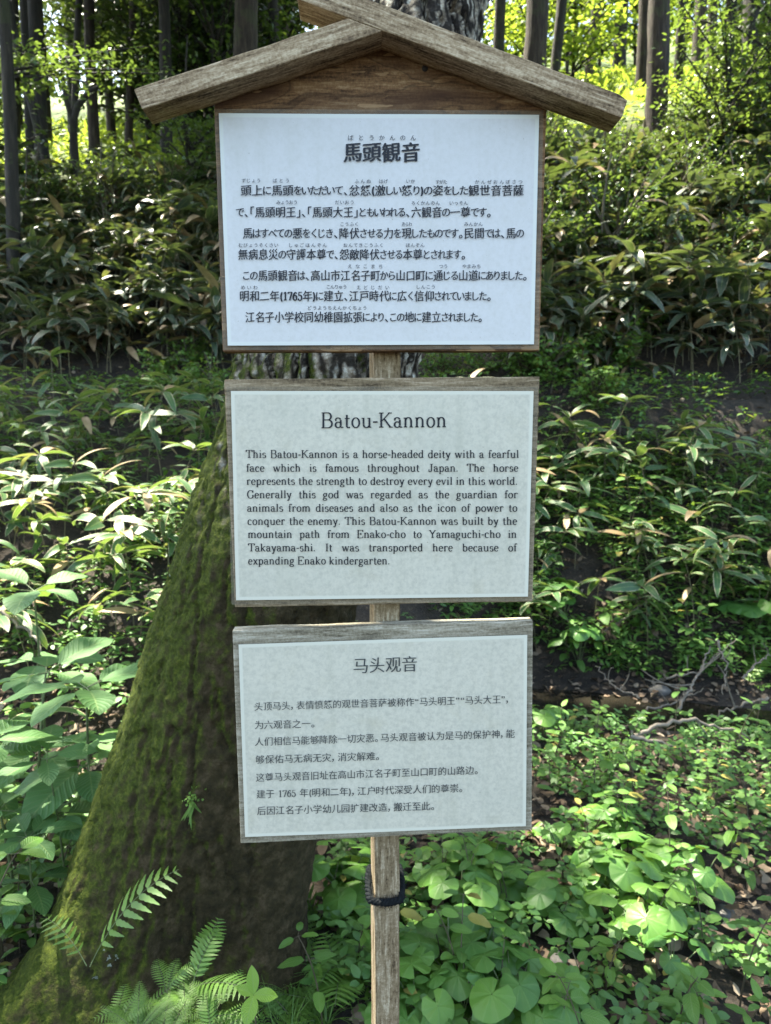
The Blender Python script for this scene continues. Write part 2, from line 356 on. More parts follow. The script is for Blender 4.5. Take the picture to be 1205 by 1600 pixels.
def paper(name, base, dirt, spots, edgec):
    b = NB(name); tc = b.N('TexCoord'); o = tc.outputs['Object']; uv = tc.outputs['UV']; sp = b.N('SeparateXYZ', i0=uv)
    n = b.noise(o, 6, 6, .7); n2 = b.noise(o, 160, 4, .75); n3 = b.noise(b.map(o, (1, 1, 1)), 260, 2)
    c = b.mix(b.math('MULTIPLY', b.N('MapRange', i0=n2, i1=.42, i2=.75).outputs[0], dirt), base, (.36, .345, .28))
    c = b.mix(b.math('MULTIPLY', b.N('MapRange', i0=n, i1=.48, i2=.8).outputs[0], dirt * .9), c, (.44, .44, .36))
    c = b.mix(b.math('MULTIPLY', b.math('GREATER_THAN', n3, .74), spots), c, (.20, .16, .11))
    st_ = b.noise(b.map(o, (34, 34, 2.5)), 1.6, 5, .65); bl = b.noise(o, 17, 5, .7)
    c = b.mix(b.math('MULTIPLY', b.N('MapRange', i0=st_, i1=.50, i2=.75).outputs[0], dirt * .55), c, (.38, .37, .28))
    c = b.mix(b.math('MULTIPLY', b.N('MapRange', i0=bl, i1=.55, i2=.78).outputs[0], dirt * .75), c, (.42, .38, .26))
    mx = b.math('MINIMUM', b.math('MINIMUM', sp.outputs[0], b.math('SUBTRACT', .42, sp.outputs[0])), b.math('MINIMUM', sp.outputs[1], b.math('SUBTRACT', .297, sp.outputs[1])))
    c = b.mix(b.N('MapRange', i0=mx, i1=.0040, i2=.0058).outputs[0], edgec, c)
    p = b.N('BsdfPrincipled', Base_Color=c, Roughness=.55, Normal=b.bump(n, .15, .002)); p.inputs['Specular IOR Level'].default_value = .35
    p.inputs['Coat Weight'].default_value = .25; p.inputs['Coat Roughness'].default_value = .25
    return b.done(p.outputs[0])
M['paper_a'] = paper('laminated_paper', (.60, .59, .575), .22, .5, (.63, .64, .59))
M['paper_b'] = paper('mottled_laminated_paper', (.60, .565, .455), .60, .6, (.635, .615, .505))
def film():
    b = NB('laminate_film'); o = b.N('TexCoord').outputs['Object']
    p = b.N('BsdfPrincipled', Base_Color=(.34, .30, .22, 1), Roughness=.4)
    t = b.N('BsdfTransparent'); return b.done(b.N('MixShader', i0=b.math('ADD', b.math('MULTIPLY', b.noise(o, 30, 3), .35), .05), i1=t.outputs[0], i2=p.outputs[0]).outputs[0])
M['film'] = film()
def plain(name, c, r=.7, spec=.3):
    b = NB(name); o = b.N('TexCoord').outputs['Object']; p = b.N('BsdfPrincipled', Base_Color=b.mix(b.noise(o, 120, 2), tuple(q * .8 for q in c), tuple(q * 1.2 for q in c)), Roughness=r); p.inputs['Specular IOR Level'].default_value = spec; return b.done(p.outputs[0])
M['ink'] = plain('black_ink', (.016, .018, .024), .6); M['ink_soft'] = plain('faded_ink', (.05, .055, .055), .6)
M['rope'] = plain('black_rope', (.010, .012, .013), .95, .15); M['iron'] = plain('rusty_nail', (.02, .016, .014), .6)

# ------------------------------------------------------------------ lettering
GC = {}
def cjk(ch, style):
    k = (ch, style)
    if k in GC: return GC[k]
    off, sx = {'song': (-.007, 4.), 'brush': (-.007, 4.), 'plain': (0., 1.)}[style]
    c = bpy.data.curves.new('t', 'FONT'); c.body = ch; c.size = 1.0
    o = bpy.data.objects.new('t', c); col.objects.link(o); dg = bpy.context.evaluated_depsgraph_get(); kk = o.to_curve(dg)
    n = bpy.data.curves.new('k', 'CURVE'); n.dimensions = '2D'; n.fill_mode = 'FRONT'
    for s in kk.splines:
        t = n.splines.new('BEZIER'); t.bezier_points.add(len(s.bezier_points) - 1); t.use_cyclic_u = True; t.resolution_u = 3
        for a, b in zip(s.bezier_points, t.bezier_points):
            b.handle_left_type = b.handle_right_type = 'FREE'
            for q in ('co', 'handle_left', 'handle_right'):
                v = getattr(a, q); setattr(b, q, (v[0] * sx, v[1], 0))
    o.to_curve_clear(); n.offset = off
    q = bpy.data.objects.new('k', n); col.objects.link(q); dg = bpy.context.evaluated_depsgraph_get()
    me = bpy.data.meshes.new_from_object(q.evaluated_get(dg))
    V = np.array([v.co[:2] for v in me.vertices]).reshape(-1, 2) / (sx, 1); Fc = [tuple(p.vertices) for p in me.polygons]
    for x in (o, q): bpy.data.objects.remove(x)
    bpy.data.curves.remove(c); bpy.data.curves.remove(n); bpy.data.meshes.remove(me)
    tri = np.array([(f[0], f[i], f[i + 1]) for f in Fc for i in range(1, len(f) - 1)], int).reshape(-1, 3)
    GC[k] = (V, tri); return GC[k]

# a hand made roman letter set: strokes in em units (x height .46, capitals .70); thick stems, thin hairlines, slab serifs
def pl(*p): return ('L', p)
def arc(cx, cy, rx, ry, a0, a1, n=18):
    a = np.radians(np.linspace(a0, a1, n)); return ('L', [(cx + rx * math.cos(t), cy + ry * math.sin(t)) for t in a])
def sf(x, y, h=.085): return ('S', (x, y, h))
def dot(x, y, r=.05): return ('D', (x, y, r))
def stem(x, y0=0., y1=.46, top=True, bot=True):
    r = [pl((x, y0), (x, y1))]
    if bot: r.append(sf(x, y0))
    if top: r.append(('S', (x - .035, y1, .055)))
    return r
ROM = {
 'a': (.48, [arc(.20, .34, .13, .12, 165, 20), pl((.33, .36), (.33, .09)), arc(.39, .07, .06, .06, 180, 330), arc(.20, .135, .125, .13, 60, 300), pl((.26, .25), (.33, .27)), pl((.26, .02), (.33, .08)), dot(.09, .35, .04)]),
 'b': (.53, [pl((.12, 0), (.12, .70)), ('S', (.08, .70, .055)), arc(.27, .23, .16, .23, -155, 155)]),
 'c': (.45, [arc(.24, .23, .165, .23, 50, 315), dot(.35, .37, .045)]),
 'd': (.54, [pl((.40, 0), (.40, .70)), ('S', (.36, .70, .055)), ('S', (.44, 0, .055)), arc(.25, .23, .165, .23, 25, 335)]),
 'e': (.46, [pl((.08, .25), (.39, .25)), arc(.235, .23, .16, .23, 5, 320)]),
 'f': (.33, [pl((.15, 0), (.15, .55)), arc(.25, .57, .10, .12, 180, 40), dot(.31, .63, .04), sf(.15, 0), ('S', (.15, .45, .12))]),
 'g': (.49, [arc(.22, .30, .13, .16, 0, 360), pl((.32, .42), (.42, .45)), arc(.21, -.10, .17, .10, 0, 360), pl((.14, .15), (.09, .06), (.20, .0))]),
 'h': (.56, stem(.13, 0, .70) + [arc(.27, .29, .14, .17, 165, 0), pl((.41, .29), (.41, 0)), sf(.41, 0)]),
 'i': (.29, stem(.145) + [dot(.14, .63, .055)]),
 'j': (.28, [pl((.16, .46), (.16, -.08)), arc(.07, -.08, .09, .11, 0, -120), dot(.16, .63, .055), ('S', (.12, .46, .055))]),
 'k': (.54, stem(.13, 0, .70) + [pl((.13, .18), (.40, .46)), pl((.22, .27), (.42, 0)), sf(.41, .46, .08), sf(.43, 0, .08)]),
 'l': (.29, stem(.145, 0, .70)),
 'm': (.83, stem(.13) + [arc(.26, .29, .13, .17, 165, 0), pl((.39, .29), (.39, 0)), sf(.39, 0), arc(.54, .29, .145, .17, 165, 0), pl((.685, .29), (.685, 0)), sf(.685, 0)]),
 'n': (.56, stem(.13) + [arc(.27, .29, .14, .17, 165, 0), pl((.41, .29), (.41, 0)), sf(.41, 0)]),
 'o': (.50, [arc(.25, .23, .175, .23, 0, 360)]),
 'p': (.54, [pl((.13, -.22), (.13, .46)), ('S', (.09, .46, .055)), sf(.13, -.22), arc(.28, .23, .16, .23, -155, 155)]),
 'q': (.54, [pl((.40, -.22), (.40, .46)), sf(.40, -.22), arc(.25, .23, .165, .23, 25, 335)]),
 'r': (.42, stem(.13) + [arc(.27, .30, .13, .16, 165, 60), dot(.35, .40, .05)]),
 's': (.42, [arc(.21, .335, .115, .115, 35, 250), arc(.21, .12, .13, .125, 75, -145), dot(.32, .37, .03), dot(.10, .08, .03)]),
 't': (.34, [pl((.15, .60), (.15, .10)), arc(.23, .10, .08, .10, 180, 320), ('S', (.17, .45, .12))]),
 'u': (.56, [pl((.13, .46), (.13, .17)), arc(.27, .16, .14, .16, 180, 330), pl((.42, 0), (.42, .46)), ('S', (.09, .46, .06)), ('S', (.38, .46, .06)), ('S', (.46, 0, .055))]),
 'v': (.50, [pl((.08, .46), (.25, 0)), pl((.25, 0), (.41, .46)), sf(.09, .46), sf(.41, .46, .075)]),
 'w': (.72, [pl((.08, .46), (.22, 0)), pl((.22, 0), (.36, .42)), pl((.35, .46), (.49, 0)), pl((.49, 0), (.63, .46)), sf(.09, .46), sf(.35, .46), sf(.63, .46, .075)]),
 'x': (.50, [pl((.09, .46), (.41, 0)), pl((.40, .46), (.09, 0)), sf(.10, .46), sf(.40, .46), sf(.10, 0), sf(.41, 0)]),
 'y': (.50, [pl((.08, .46), (.26, 0)), pl((.41, .46), (.22, -.12)), arc(.14, -.12, .08, .09, 0, -110), dot(.10, -.17, .045), sf(.09, .46), sf(.41, .46, .075)]),
 'B': (.66, [pl((.14, 0), (.14, .70)), pl((.05, .70), (.36, .70)), pl((.14, .37), (.36, .37)), pl((.05, 0), (.38, 0)), arc(.36, .535, .155, .165, -90, 90), arc(.37, .185, .19, .185, -90, 90)]),
 'E': (.64, [pl((.14, 0), (.14, .70)), pl((.05, .70), (.55, .70)), pl((.14, .36), (.38, .36)), pl((.05, 0), (.56, 0)), pl((.55, .70), (.55, .56)), pl((.56, 0), (.57, .15)), pl((.38, .28), (.38, .44))]),
 'G': (.70, [arc(.36, .35, .27, .36, 45, 325), pl((.58, .30), (.58, .06)), sf(.58, .30), pl((.57, .70), (.57, .50))]),
 'I': (.34, [pl((.17, 0), (.17, .70)), sf(.17, 0, .12), sf(.17, .70, .12)]),
 'J': (.52, [pl((.34, .70), (.34, .15)), arc(.21, .15, .13, .16, 0, -160), dot(.11, .16, .055), sf(.34, .70, .12)]),
 'K': (.72, [pl((.14, 0), (.14, .70)), sf(.14, 0, .11), sf(.14, .70, .11), pl((.14, .28), (.56, .70)), pl((.27, .42), (.60, 0)), sf(.56, .70, .10), sf(.61, 0, .09)]),
 'T': (.64, [pl((.32, 0), (.32, .70)), sf(.32, 0, .12), pl((.05, .70), (.59, .70)), pl((.05, .70), (.05, .54)), pl((.59, .70), (.59, .54))]),
 'Y': (.66, [pl((.09, .70), (.33, .33)), pl((.57, .70), (.33, .33)), pl((.33, .34), (.33, 0)), sf(.33, 0, .11), sf(.10, .70, .10), sf(.57, .70, .09)]),
 '1': (.45, [pl((.24, 0), (.24, .68)), sf(.24, 0, .12), pl((.11, .58), (.24, .68))]),
 '7': (.46, [pl((.07, .66), (.41, .66)), pl((.41, .66), (.20, 0)), pl((.07, .66), (.07, .54))]),
 '6': (.48, [arc(.24, .21, .16, .21, 0, 360), arc(.40, .24, .32, .45, 110, 185), dot(.36, .60, .05)]),
 '5': (.47, [arc(.22, .21, .17, .22, 125, -150), pl((.11, .38), (.13, .68)), pl((.13, .66), (.39, .66)), dot(.09, .11, .05)]),
 '.': (.25, [dot(.11, .045, .055)]), '-': (.30, [('S', (.15, .24, .11))]),
 '(': (.30, [arc(.38, .28, .25, .45, 125, 235)]), ')': (.30, [arc(-.08, .28, .25, .45, 55, -55)]),
}
def roman(ch, wt=1.):
    k = (ch, wt)
    if k in GC: return GC[k]
    V = []; T = []
    def quad(a, b, c, d): i = len(V); V.extend((a, b, c, d)); T.extend(((i, i + 1, i + 2), (i, i + 2, i + 3)))
    th, tn = .050 * wt, .024 * wt
    for kind, p in ROM[ch][1]:
        if kind == 'L':
            p = np.array(p, float); t = nrm(np.gradient(p, axis=0)); nn = np.stack([-t[:, 1], t[:, 0]], 1); h = (tn + (th - tn) * np.abs(t[:, 1]) ** 1.3)[:, None]
            if len(p) == 2 and p[1][0] > p[0][0] and p[1][1] > p[0][1]: h = h * 0 + tn * 1.15
            l, r = p + nn * h, p - nn * h
            for i in range(len(p) - 1): quad(tuple(l[i]), tuple(r[i]), tuple(r[i + 1]), tuple(l[i + 1]))
        elif kind == 'S':
            x, y, h = p; s = tn if y < .2 or ch == '-' else -tn; h2 = tn * (1.6 if ch == '-' else 1.0)
            y2 = y + s; quad((x - h, y2 - h2), (x + h, y2 - h2), (x + h, y2 + h2), (x - h, y2 + h2))
        else:
            x, y, r = p
            for i in range(8):
                a, b = i * math.pi / 4, (i + 1) * math.pi / 4; j = len(V)
                V.extend(((x, y), (x + r * math.cos(a), y + r * math.sin(a)), (x + r * math.cos(b), y + r * math.sin(b)))); T.append((j, j + 1, j + 2))
    GC[k] = (np.array(V), np.array(T)); return GC[k]

# ------------------------------------------------------------------ the signpost's frame
PSI = R(2.0); ROOT = np.array([0.0, 0.978, 0.0]); EX = np.array([math.cos(PSI), math.sin(PSI), 0]); EY = np.array([-math.sin(PSI), math.cos(PSI), 0])
def sl(px, py, yo=0.):                                  # picture point -> (x, z) in the sign's own frame, on the plane yo behind its face
    r = ray(px, py); t = ((ROOT + EY * yo - CAM) @ EY) / (r @ EY); P = CAM + t * r; return np.array([(P - ROOT) @ EX, P[2]])
post_x = sl(602, 1450, .03)[0]
sign = bpy.data.objects.new('information_signpost', None); col.objects.link(sign)
sign.location = ROOT; sign.rotation_euler = (0, 0, PSI); sign.empty_display_size = .1
tag(sign, 'roofed wooden signpost with three white notices in Japanese, English and Chinese', 'signpost')

def prism(name, pts, y0, y1, mat, parent, ang=0., bev=.0016, jit=.0006, seg=26):
    pts = [np.asarray(p, float) for p in pts]; c = sum(pts) / len(pts); ca, sa = math.cos(-ang), math.sin(-ang)
    q = [((p - c)[0] * ca - (p - c)[1] * sa, (p - c)[0] * sa + (p - c)[1] * ca) for p in pts]
    bm = bmesh.new(); vs = [bm.verts.new((x, y0, z)) for x, z in q]; f = bm.faces.new(vs)
    ex = bmesh.ops.extrude_face_region(bm, geom=[f]); bmesh.ops.translate(bm, vec=(0, y1 - y0, 0), verts=[v for v in ex['geom'] if isinstance(v, bmesh.types.BMVert)])
    bmesh.ops.recalc_face_normals(bm, faces=bm.faces)
    bmesh.ops.bevel(bm, geom=list(bm.edges), offset=bev, segments=2, affect='EDGES', profile=.6)
    for k in range(seg):                                # slices along the grain so the edges can be worn
        xs = [v.co.x for v in bm.verts]; x = min(xs) + (max(xs) - min(xs)) * (k + .5) / seg
        bmesh.ops.bisect_plane(bm, geom=list(bm.verts) + list(bm.edges) + list(bm.faces), plane_co=(x, 0, 0), plane_no=(1, 0, .13 * math.sin(k * 2.3)))
    for v in bm.verts:
        p = np.array(v.co) * 28 + 3.3; v.co.z += (float(vn(p)) - .5) * 2.6 * jit; v.co.y += (float(vn(p + 40)) - .5) * 1.2 * jit
    me = bpy.data.meshes.new(name); bm.to_mesh(me); bm.free(); me.materials.append(mat)
    o = link(name, me, parent); o.location = (c[0], 0, c[1]); o.rotation_euler = (0, -ang, 0); return o
YF = -.047
def lineang(a, b): d = sl(*b, YF) - sl(*a, YF); return math.atan2(d[1], d[0])
tag(prism('roof_beam', [sl(*p, YF) for p in ((209, 139), (222, 170.5), (598.5, 48.6), (544, 27.6))], YF, -.0015, M['w_roof'], sign, lineang((222, 170), (599, 48.5))), 'weathered grey roof beam sloping down to the left')
tag(prism('roof_beam', [sl(*p, YF) for p in ((464, -2), (599, 47.6), (972, 184.5), (981, 157), (968, 147), (476, -39))], YF, -.0012, M['w_roof'], sign, lineang((599, 48), (972, 184.5))), 'weathered grey roof beam crossing the apex and sloping right')

def board(name, corners, mat, label, thick=.022, **kw):
    o = prism(name, [sl(*c) for c in corners], 0., thick, mat, sign, **kw); tag(o, label); return o
def sheet(bd, corners, mat, yo, name, uvscale=True):
    P = [sl(*c, yo) for c in corners]                   # TL TR BR BL
    g = Geo(); n = 12; V = []; UV = []
    for j in range(n + 1):
        for i in range(n + 1):
            a, b = i / n, j / n; p = (P[0] * (1 - a) + P[1] * a) * (1 - b) + (P[3] * (1 - a) + P[2] * a) * b
            y = yo - .0012 * (float(vn(np.array([a * 3, b * 3, corners[0][1] * .1]))) - .5); V.append((p[0], y, p[1])); UV.append((a * .42, (1 - b) * .297))
    idx = np.arange((n + 1) ** 2).reshape(n + 1, n + 1)
    g.add(V, np.stack([idx[:-1, :-1], idx[1:, :-1], idx[1:, 1:], idx[:-1, 1:]], -1).reshape(-1, 4), UV)
    o = link(name, g.mesh(name, mat), bd); o.matrix_parent_inverse = bd_inv(bd); return o
def bd_inv(bd):
    return (Matrix.Translation(bd.location) @ bd.rotation_euler.to_matrix().to_4x4()).inverted()
SMALL = 'ぁぃぅぇぉっゃゅょ'
def adv(ch, jp):
    if ch in ROM and not ('\u3040' < ch): return None
    if ch in '、。，': return .52 if jp else .62
    if ch in '「」“”（）': return .5
    if jp and '\u3040' <= ch <= '\u309f': return .76 if ch not in 'しりくい' else .70
    return 1.0
def layout(text, jp, style, wt=1., kana=.90):
    x = 0.; out = []
    for ch in text:
        if ch == ' ': x += .36; continue
        a = adv(ch, jp)
        if a is None:
            sz = 1.05 if style != 'roman' else 1.; V, T = roman(ch, wt); out.append((V * sz + (x, .0), T)); x += ROM[ch][0] * sz; continue
        V, T = cjk(ch, 'plain' if ch in '“”「」、。，搬' else style); cx = (V[:, 0].min() + V[:, 0].max()) / 2
        if ch in '、。，': V = V - (V[:, 0].min() - .06, 0)
        elif ch in '「“（': V = V + (a - .06 - V[:, 0].max(), 0)
        elif ch in '」”）': V = V - (V[:, 0].min() - .06, 0)
        else:
            s = kana if '\u3040' <= ch <= '\u309f' else 1.0
            V = (V - (cx, .38)) * s + (a / 2, .38)
        if jp: V = V + np.stack([0 * V[:, 0], .075 * (V[:, 0] - a / 2)], 1)
        out.append((V + (x, 0), T)); x += a
    return out, x
class Ink:
    def __init__(s): s.g = Geo(); s.k = 0
    def line(s, glyphs, wid, xl, xr, yl, yr, size, yo, bold=0., ink=True):
        # glyph box fitted between the two end points; size = em height in picture px
        ux = (xr - xl) / wid; dx, dy = (xr - xl), (yr - yl); sl_ = dy / dx
        copies = [(0, 0)] if bold == 0 else [(-bold, 0), (bold, 0), (0, bold * .45), (0, -bold * .45)] if bold > .012 else [(-bold, 0), (bold, 0)]
        for V, T in glyphs:
            if len(T) == 0: continue
            for (ox, oy) in copies:
                s.k += 1; Q = []
                for a, b in V:
                    px = xl + (a + ox) * ux + (b + oy) * size * sl_ * .0; py = yl + (a * ux) * sl_ - (b + oy) * size
                    p = sl(px, py, yo); Q.append((p[0], yo - .00002 * (s.k % 9), p[1]))
                s.g.add(Q, T[:, ::-1])
    def out(s, name, mat, bd):
        o = link(name, s.g.mesh(name, mat, smooth=False), bd); o.matrix_parent_inverse = bd_inv(bd); return o

# post
def post():
    bm = bmesh.new(); bmesh.ops.create_cube(bm, size=1.0)
    bmesh.ops.scale(bm, vec=(.0385, .042, 1.98), verts=bm.verts); bmesh.ops.translate(bm, vec=(0, 0, .87), verts=bm.verts)
    bmesh.ops.bevel(bm, geom=[e for e in bm.edges if abs(e.verts[0].co.z - e.verts[1].co.z) > .5], offset=.002, segments=2, affect='EDGES')
    for k in range(60): bmesh.ops.bisect_plane(bm, geom=list(bm.verts) + list(bm.edges) + list(bm.faces), plane_co=(0, 0, -.1 + k * .033), plane_no=(0, .0, 1))
    for v in bm.verts: v.co.x += (float(vn(np.array(v.co) * 14)) - .5) * .0022
    me = bpy.data.meshes.new('post'); bm.to_mesh(me); bm.free(); me.materials.append(M['w_post'])
    o = link('post', me, sign); o.location = (post_x, .046, 0); o.rotation_euler = (0, 0, R(9)); return o
post()
# three boards
b1 = board('notice_board', [(334, 150), (348, 550), (843, 548), (855, 150), (597, 42)], M['w_gable'], 'gabled brown stained board carrying the Japanese notice')
b2 = board('notice_board', [(350, 592.5), (367, 949), (832, 940), (843.5, 588.5)], M['w_board'], 'weathered board carrying the English notice')
a3 = math.atan2((sl(833, 966) - sl(362.5, 981))[1], (sl(833, 966) - sl(362.5, 981))[0])
b3 = board('notice_board', [(363, 985), (376, 1318), (831, 1296), (833, 970)], M['w_pale'], 'pale weathered board, slightly tilted, carrying the Chinese notice', ang=a3)
def grow(c, d): return [(c[0][0] - d, c[0][1] - d), (c[1][0] + d, c[1][1] - d), (c[2][0] + d, c[2][1] + d), (c[3][0] - d, c[3][1] + d)]
pc1 = [(342, 177), (842.5, 179.5), (834.5, 538), (356, 540)]; pc2 = [(361, 611), (834, 611), (825, 932), (369, 938)]; pc3 = [(373, 1007), (824, 992), (822, 1291), (383, 1308)]
for bd, pc, pm in ((b1, pc1, 'paper_a'), (b2, pc2, 'paper_b'), (b3, pc3, 'paper_b')):
    sheet(bd, grow(pc, 7), M['film'], -.0020, 'laminate_film'); sheet(bd, pc, M[pm], -.0042, 'paper_sheet')
YI = -.0056
# Japanese notice
t1 = Ink(); gl, wd = layout('馬頭観音', True, 'brush'); t1.line(gl, wd, 536, 657, 250, 250, 32.5, YI, .031); t1.out('title_lettering', M['ink'], b1)
JL = [('頭上に馬頭をいただいて、忿怒(激しい怒り)の姿をした観世音菩薩', 376, 819, 297), ('で、「馬頭明王」、「馬頭大王」ともいわれる、六観音の一尊です。', 369, 769, 331),
      ('馬はすべての悪をくじき、降伏させる力を現したものです。民間では、馬の', 379, 819, 364), ('無病息災の守護本尊で、怨敵降伏させる本尊とされます。', 372, 729, 397),
      ('この馬頭観音は、高山市江名子町から山口町に通じる山道にありました。', 379, 825, 430), ('明和二年(1765年)に建立、江戸時代に広く信仰されていました。', 374, 769, 462), ('江名子小学校同幼稚園拡張により、この地に建立されました。', 383, 755, 495)]
tb = Ink()
for s_, xl, xr, yc in JL:
    gl, wd = layout(s_, True, 'brush', 1.15); tb.line(gl, wd, xl, xr, yc + 7.2, yc + 7.2, 18.2, YI, .020)
tb.out('body_lettering', M['ink'], b1)
FU = [('ばとうかんのん', 540, 654, 216, 9), ('ずじょう', 377, 408, 283, 7), ('ばとう', 425, 454, 283, 7), ('ふんぬ', 553, 581, 284, 7), ('はげ', 592, 607, 284, 7), ('いか', 634, 649, 284, 7), ('すがた', 681, 699, 285, 7), ('かんぜおんぼさつ', 741, 818, 285, 7),
      ('みょうおう', 432, 465, 317, 7), ('だいおう', 523, 554, 317, 7), ('ろくかんのん', 642, 688, 318, 7), ('いっそん', 702, 732, 318, 7), ('こうふく', 531, 561, 351, 7), ('あらわ', 628, 644, 351, 7), ('みんかん', 725, 755, 351, 7),
      ('むびょうそくさい', 372, 436, 384, 7), ('しゅごほんぞん', 450, 512, 384, 7), ('おんてきこうふく', 536, 600, 384, 7), ('ほんぞん', 634, 664, 384, 7), ('えなこまち', 541, 601, 417, 7), ('つう', 686, 700, 417, 7), ('やまみち', 722, 752, 417, 7),
      ('めいわ', 375, 404, 450, 7), ('こんりゅう', 510, 542, 449, 7), ('えどじだい', 555, 611, 450, 7), ('しんこう', 650, 681, 449, 7), ('どうようちえんかくちょう', 480, 574, 482, 7)]
for s_, xl, xr, yc, sz in FU:
    n = len(s_); pitch = (xr - xl) / n; tf = Ink(); yc -= 1.0
    for i, ch in enumerate(s_):
        V, T = cjk(ch, 'plain'); k = sz * 1.05; cx = (V[:, 0].min() + V[:, 0].max()) / 2; wdt = min(k, pitch * 1.12)
        tf.line([(V - (cx, 0) + (.5, 0), T)], 1., xl + (i + .5) * pitch - wdt / 2, xl + (i + .5) * pitch + wdt / 2, yc + k * .38, yc + k * .38, k, YI)
    tf.out('reading_aid_lettering', M['ink'], b1)
# English notice
t2 = Ink(); gl, wd = layout('Batou-Kannon', False, 'roman', .92); t2.line(gl, wd, 501, 699, 668.5, 667.5, 33.5, YI); t2.out('title_lettering', M['ink'], b2)
EL = ['This Batou-Kannon is a horse-headed deity with a fearful', 'face which is famous throughout Japan. The horse', 'represents the strength to destroy every evil in this world.', 'Generally this god was regarded as the guardian for',
      'animals from diseases and also as the icon of power to', 'conquer the enemy. This Batou-Kannon was built by the', 'mountain path from Enako-cho to Yamaguchi-cho in', 'Takayama-shi. It was transported here because of', 'expanding Enako kindergarten.']
EXY = [(384, 811.5, 715.5), (384.5, 810.5, 737), (385, 809.5, 757.5), (385.5, 809.5, 778.5), (386, 809, 799.5), (386.5, 808.5, 820), (387, 808, 840.5), (387.5, 808, 861.5), (387.5, 610, 882)]
tb = Ink()
for s_, (xl, xr, yb) in zip(EL, EXY):
    sz = 17.3; words = s_.split(' '); ws = [layout(x, False, 'roman', 1.06) for x in words]; k = 17.0
    tot = sum(x[1] for x in ws) * k
    if len(words) < 4: k *= .985; tot = sum(x[1] for x in ws) * k
    gap = (xr - xl - tot) / (len(words) - 1)
    if gap < 4.2: k = (xr - xl - 4.2 * (len(words) - 1)) / sum(x[1] for x in ws); gap = 4.2
    x = xl
    for gl, wd in ws: tb.line(gl, wd, x, x + wd * k, yb, yb - .2, sz, YI); x += wd * k + gap
tb.out('body_lettering', M['ink'], b2)
# Chinese notice
t3 = Ink(); gl, wd = layout('马头观音', False, 'song'); t3.line(gl, wd, 551, 653, 1050.5, 1047.0, 26.5, YI, .007); t3.out('title_lettering', M['ink_soft'], b3)
CL = [('头顶马头，表情愤怒的观世音菩萨被称作“马头明王”“马头大王”，', 397, 799, 1104, 1092), ('为六观音之一。', 397.5, 495, 1133, 1130), ('人们相信马能够降除一切灾恶。马头观音被认为是马的保护神，能', 398, 805, 1159, 1146), ('够保佑马无病无灾，消灾解难。', 399, 596, 1187, 1181),
      ('这尊马头观音旧址在高山市江名子町至山口町的山路边。', 399.5, 750, 1215, 1203), ('建于 1765 年(明和二年)，江户时代深受人们的尊崇。', 400.5, 726, 1241, 1231), ('后因江名子小学幼儿园扩建改造，搬迁至此。', 401.5, 682, 1267, 1259)]
tb = Ink()
for s_, xl, xr, yl, yr in CL:
    gl, wd = layout(s_, False, 'song', .9); tb.line(gl, wd, xl, xr, yl + 5.6, yr + 5.6, 14.6, YI, .005)
tb.out('body_lettering', M['ink_soft'], b3)
# nail heads in the gable
for px, py in ((594, 67), (664, 107)):
    p = sl(px, py); bm = bmesh.new(); bmesh.ops.create_uvsphere(bm, u_segments=12, v_segments=6, radius=.0042); bmesh.ops.scale(bm, vec=(1, .35, 1), verts=bm.verts)
    me = bpy.data.meshes.new('nail_head'); bm.to_mesh(me); bm.free(); me.materials.append(M['iron']); o = link('nail_head', me, b1); o.matrix_parent_inverse = bd_inv(b1); o.location = (p[0], -.0005, p[1])
# the black tie round the post
g = Geo(); Pn = []
for a in np.linspace(0, 2 * math.pi, 72):
    c, s = math.cos(a), math.sin(a); k = 1 / max(abs(c), abs(s)) ** .75
    Pn.append((post_x + .0265 * c * k, .046 + .028 * s * k, sl(600, 1422, 0)[1] + .012 * (1 + s) ** 1.15 - .001))
Pn = np.array(Pn)
for k in range(3):
    ph = np.linspace(0, 2 * math.pi * 11, 72) + k * 2.094
    tube(g, Pn + np.stack([np.cos(ph) * .0032 * np.cos(np.linspace(0, 6.28, 72)), np.cos(ph) * .0032 * np.sin(np.linspace(0, 6.28, 72)), np.sin(ph) * .0030], 1), .0031, 7)
fz = rng.integers(0, 72, 1100); leaf(g, Pn[fz] + rng.normal(0, .003, (1100, 3)), rng.normal(0, 1, (1100, 3)), rng.normal(0, 1, (1100, 3)), .009, .0011, prof='blade', ns=2)
rope = link('rope', g.mesh('rope', M['rope'])); rope.location = ROOT; rope.rotation_euler = (0, 0, PSI)
tag(rope, 'frayed black cord tied in a loop round the signpost below its lowest board', 'rope')
#PART2

# ------------------------------------------------------------------ ground, stream
def ground():
    g = Geo()
    xs = np.concatenate([np.linspace(-60, -6, 28)[:-1], np.linspace(-6, 6, 180), np.linspace(6, 60, 28)[1:]])
    ys = np.concatenate([np.linspace(-6, 1, 12)[:-1], np.linspace(1, 13, 220), np.linspace(13, 75, 50)[1:]])
    X, Y = np.meshgrid(xs, ys); Z = H(X, Y); P = np.stack([X, Y, Z], -1)
    Z = Z + .03 * (fbm(P * 6, 3) - .45); ny, nx = X.shape; idx = np.arange(nx * ny).reshape(ny, nx)
    g.add(np.stack([X, Y, Z], -1), np.stack([idx[:-1, :-1], idx[:-1, 1:], idx[1:, 1:], idx[1:, :-1]], -1).reshape(-1, 4))
    return tag(link('ground', g.mesh('ground', M['soil'])), kind='structure')
ground()
g = Geo(); t = np.linspace(0, 1, 40); xx = .55 + t * 4.2; yc = 3.75 + .12 * np.sin(xx * 2)
V = np.stack([np.stack([xx, yc - .55, 0 * xx - .105], 1), np.stack([xx, yc + .55, 0 * xx - .105], 1)], 1); idx = np.arange(80).reshape(40, 2)
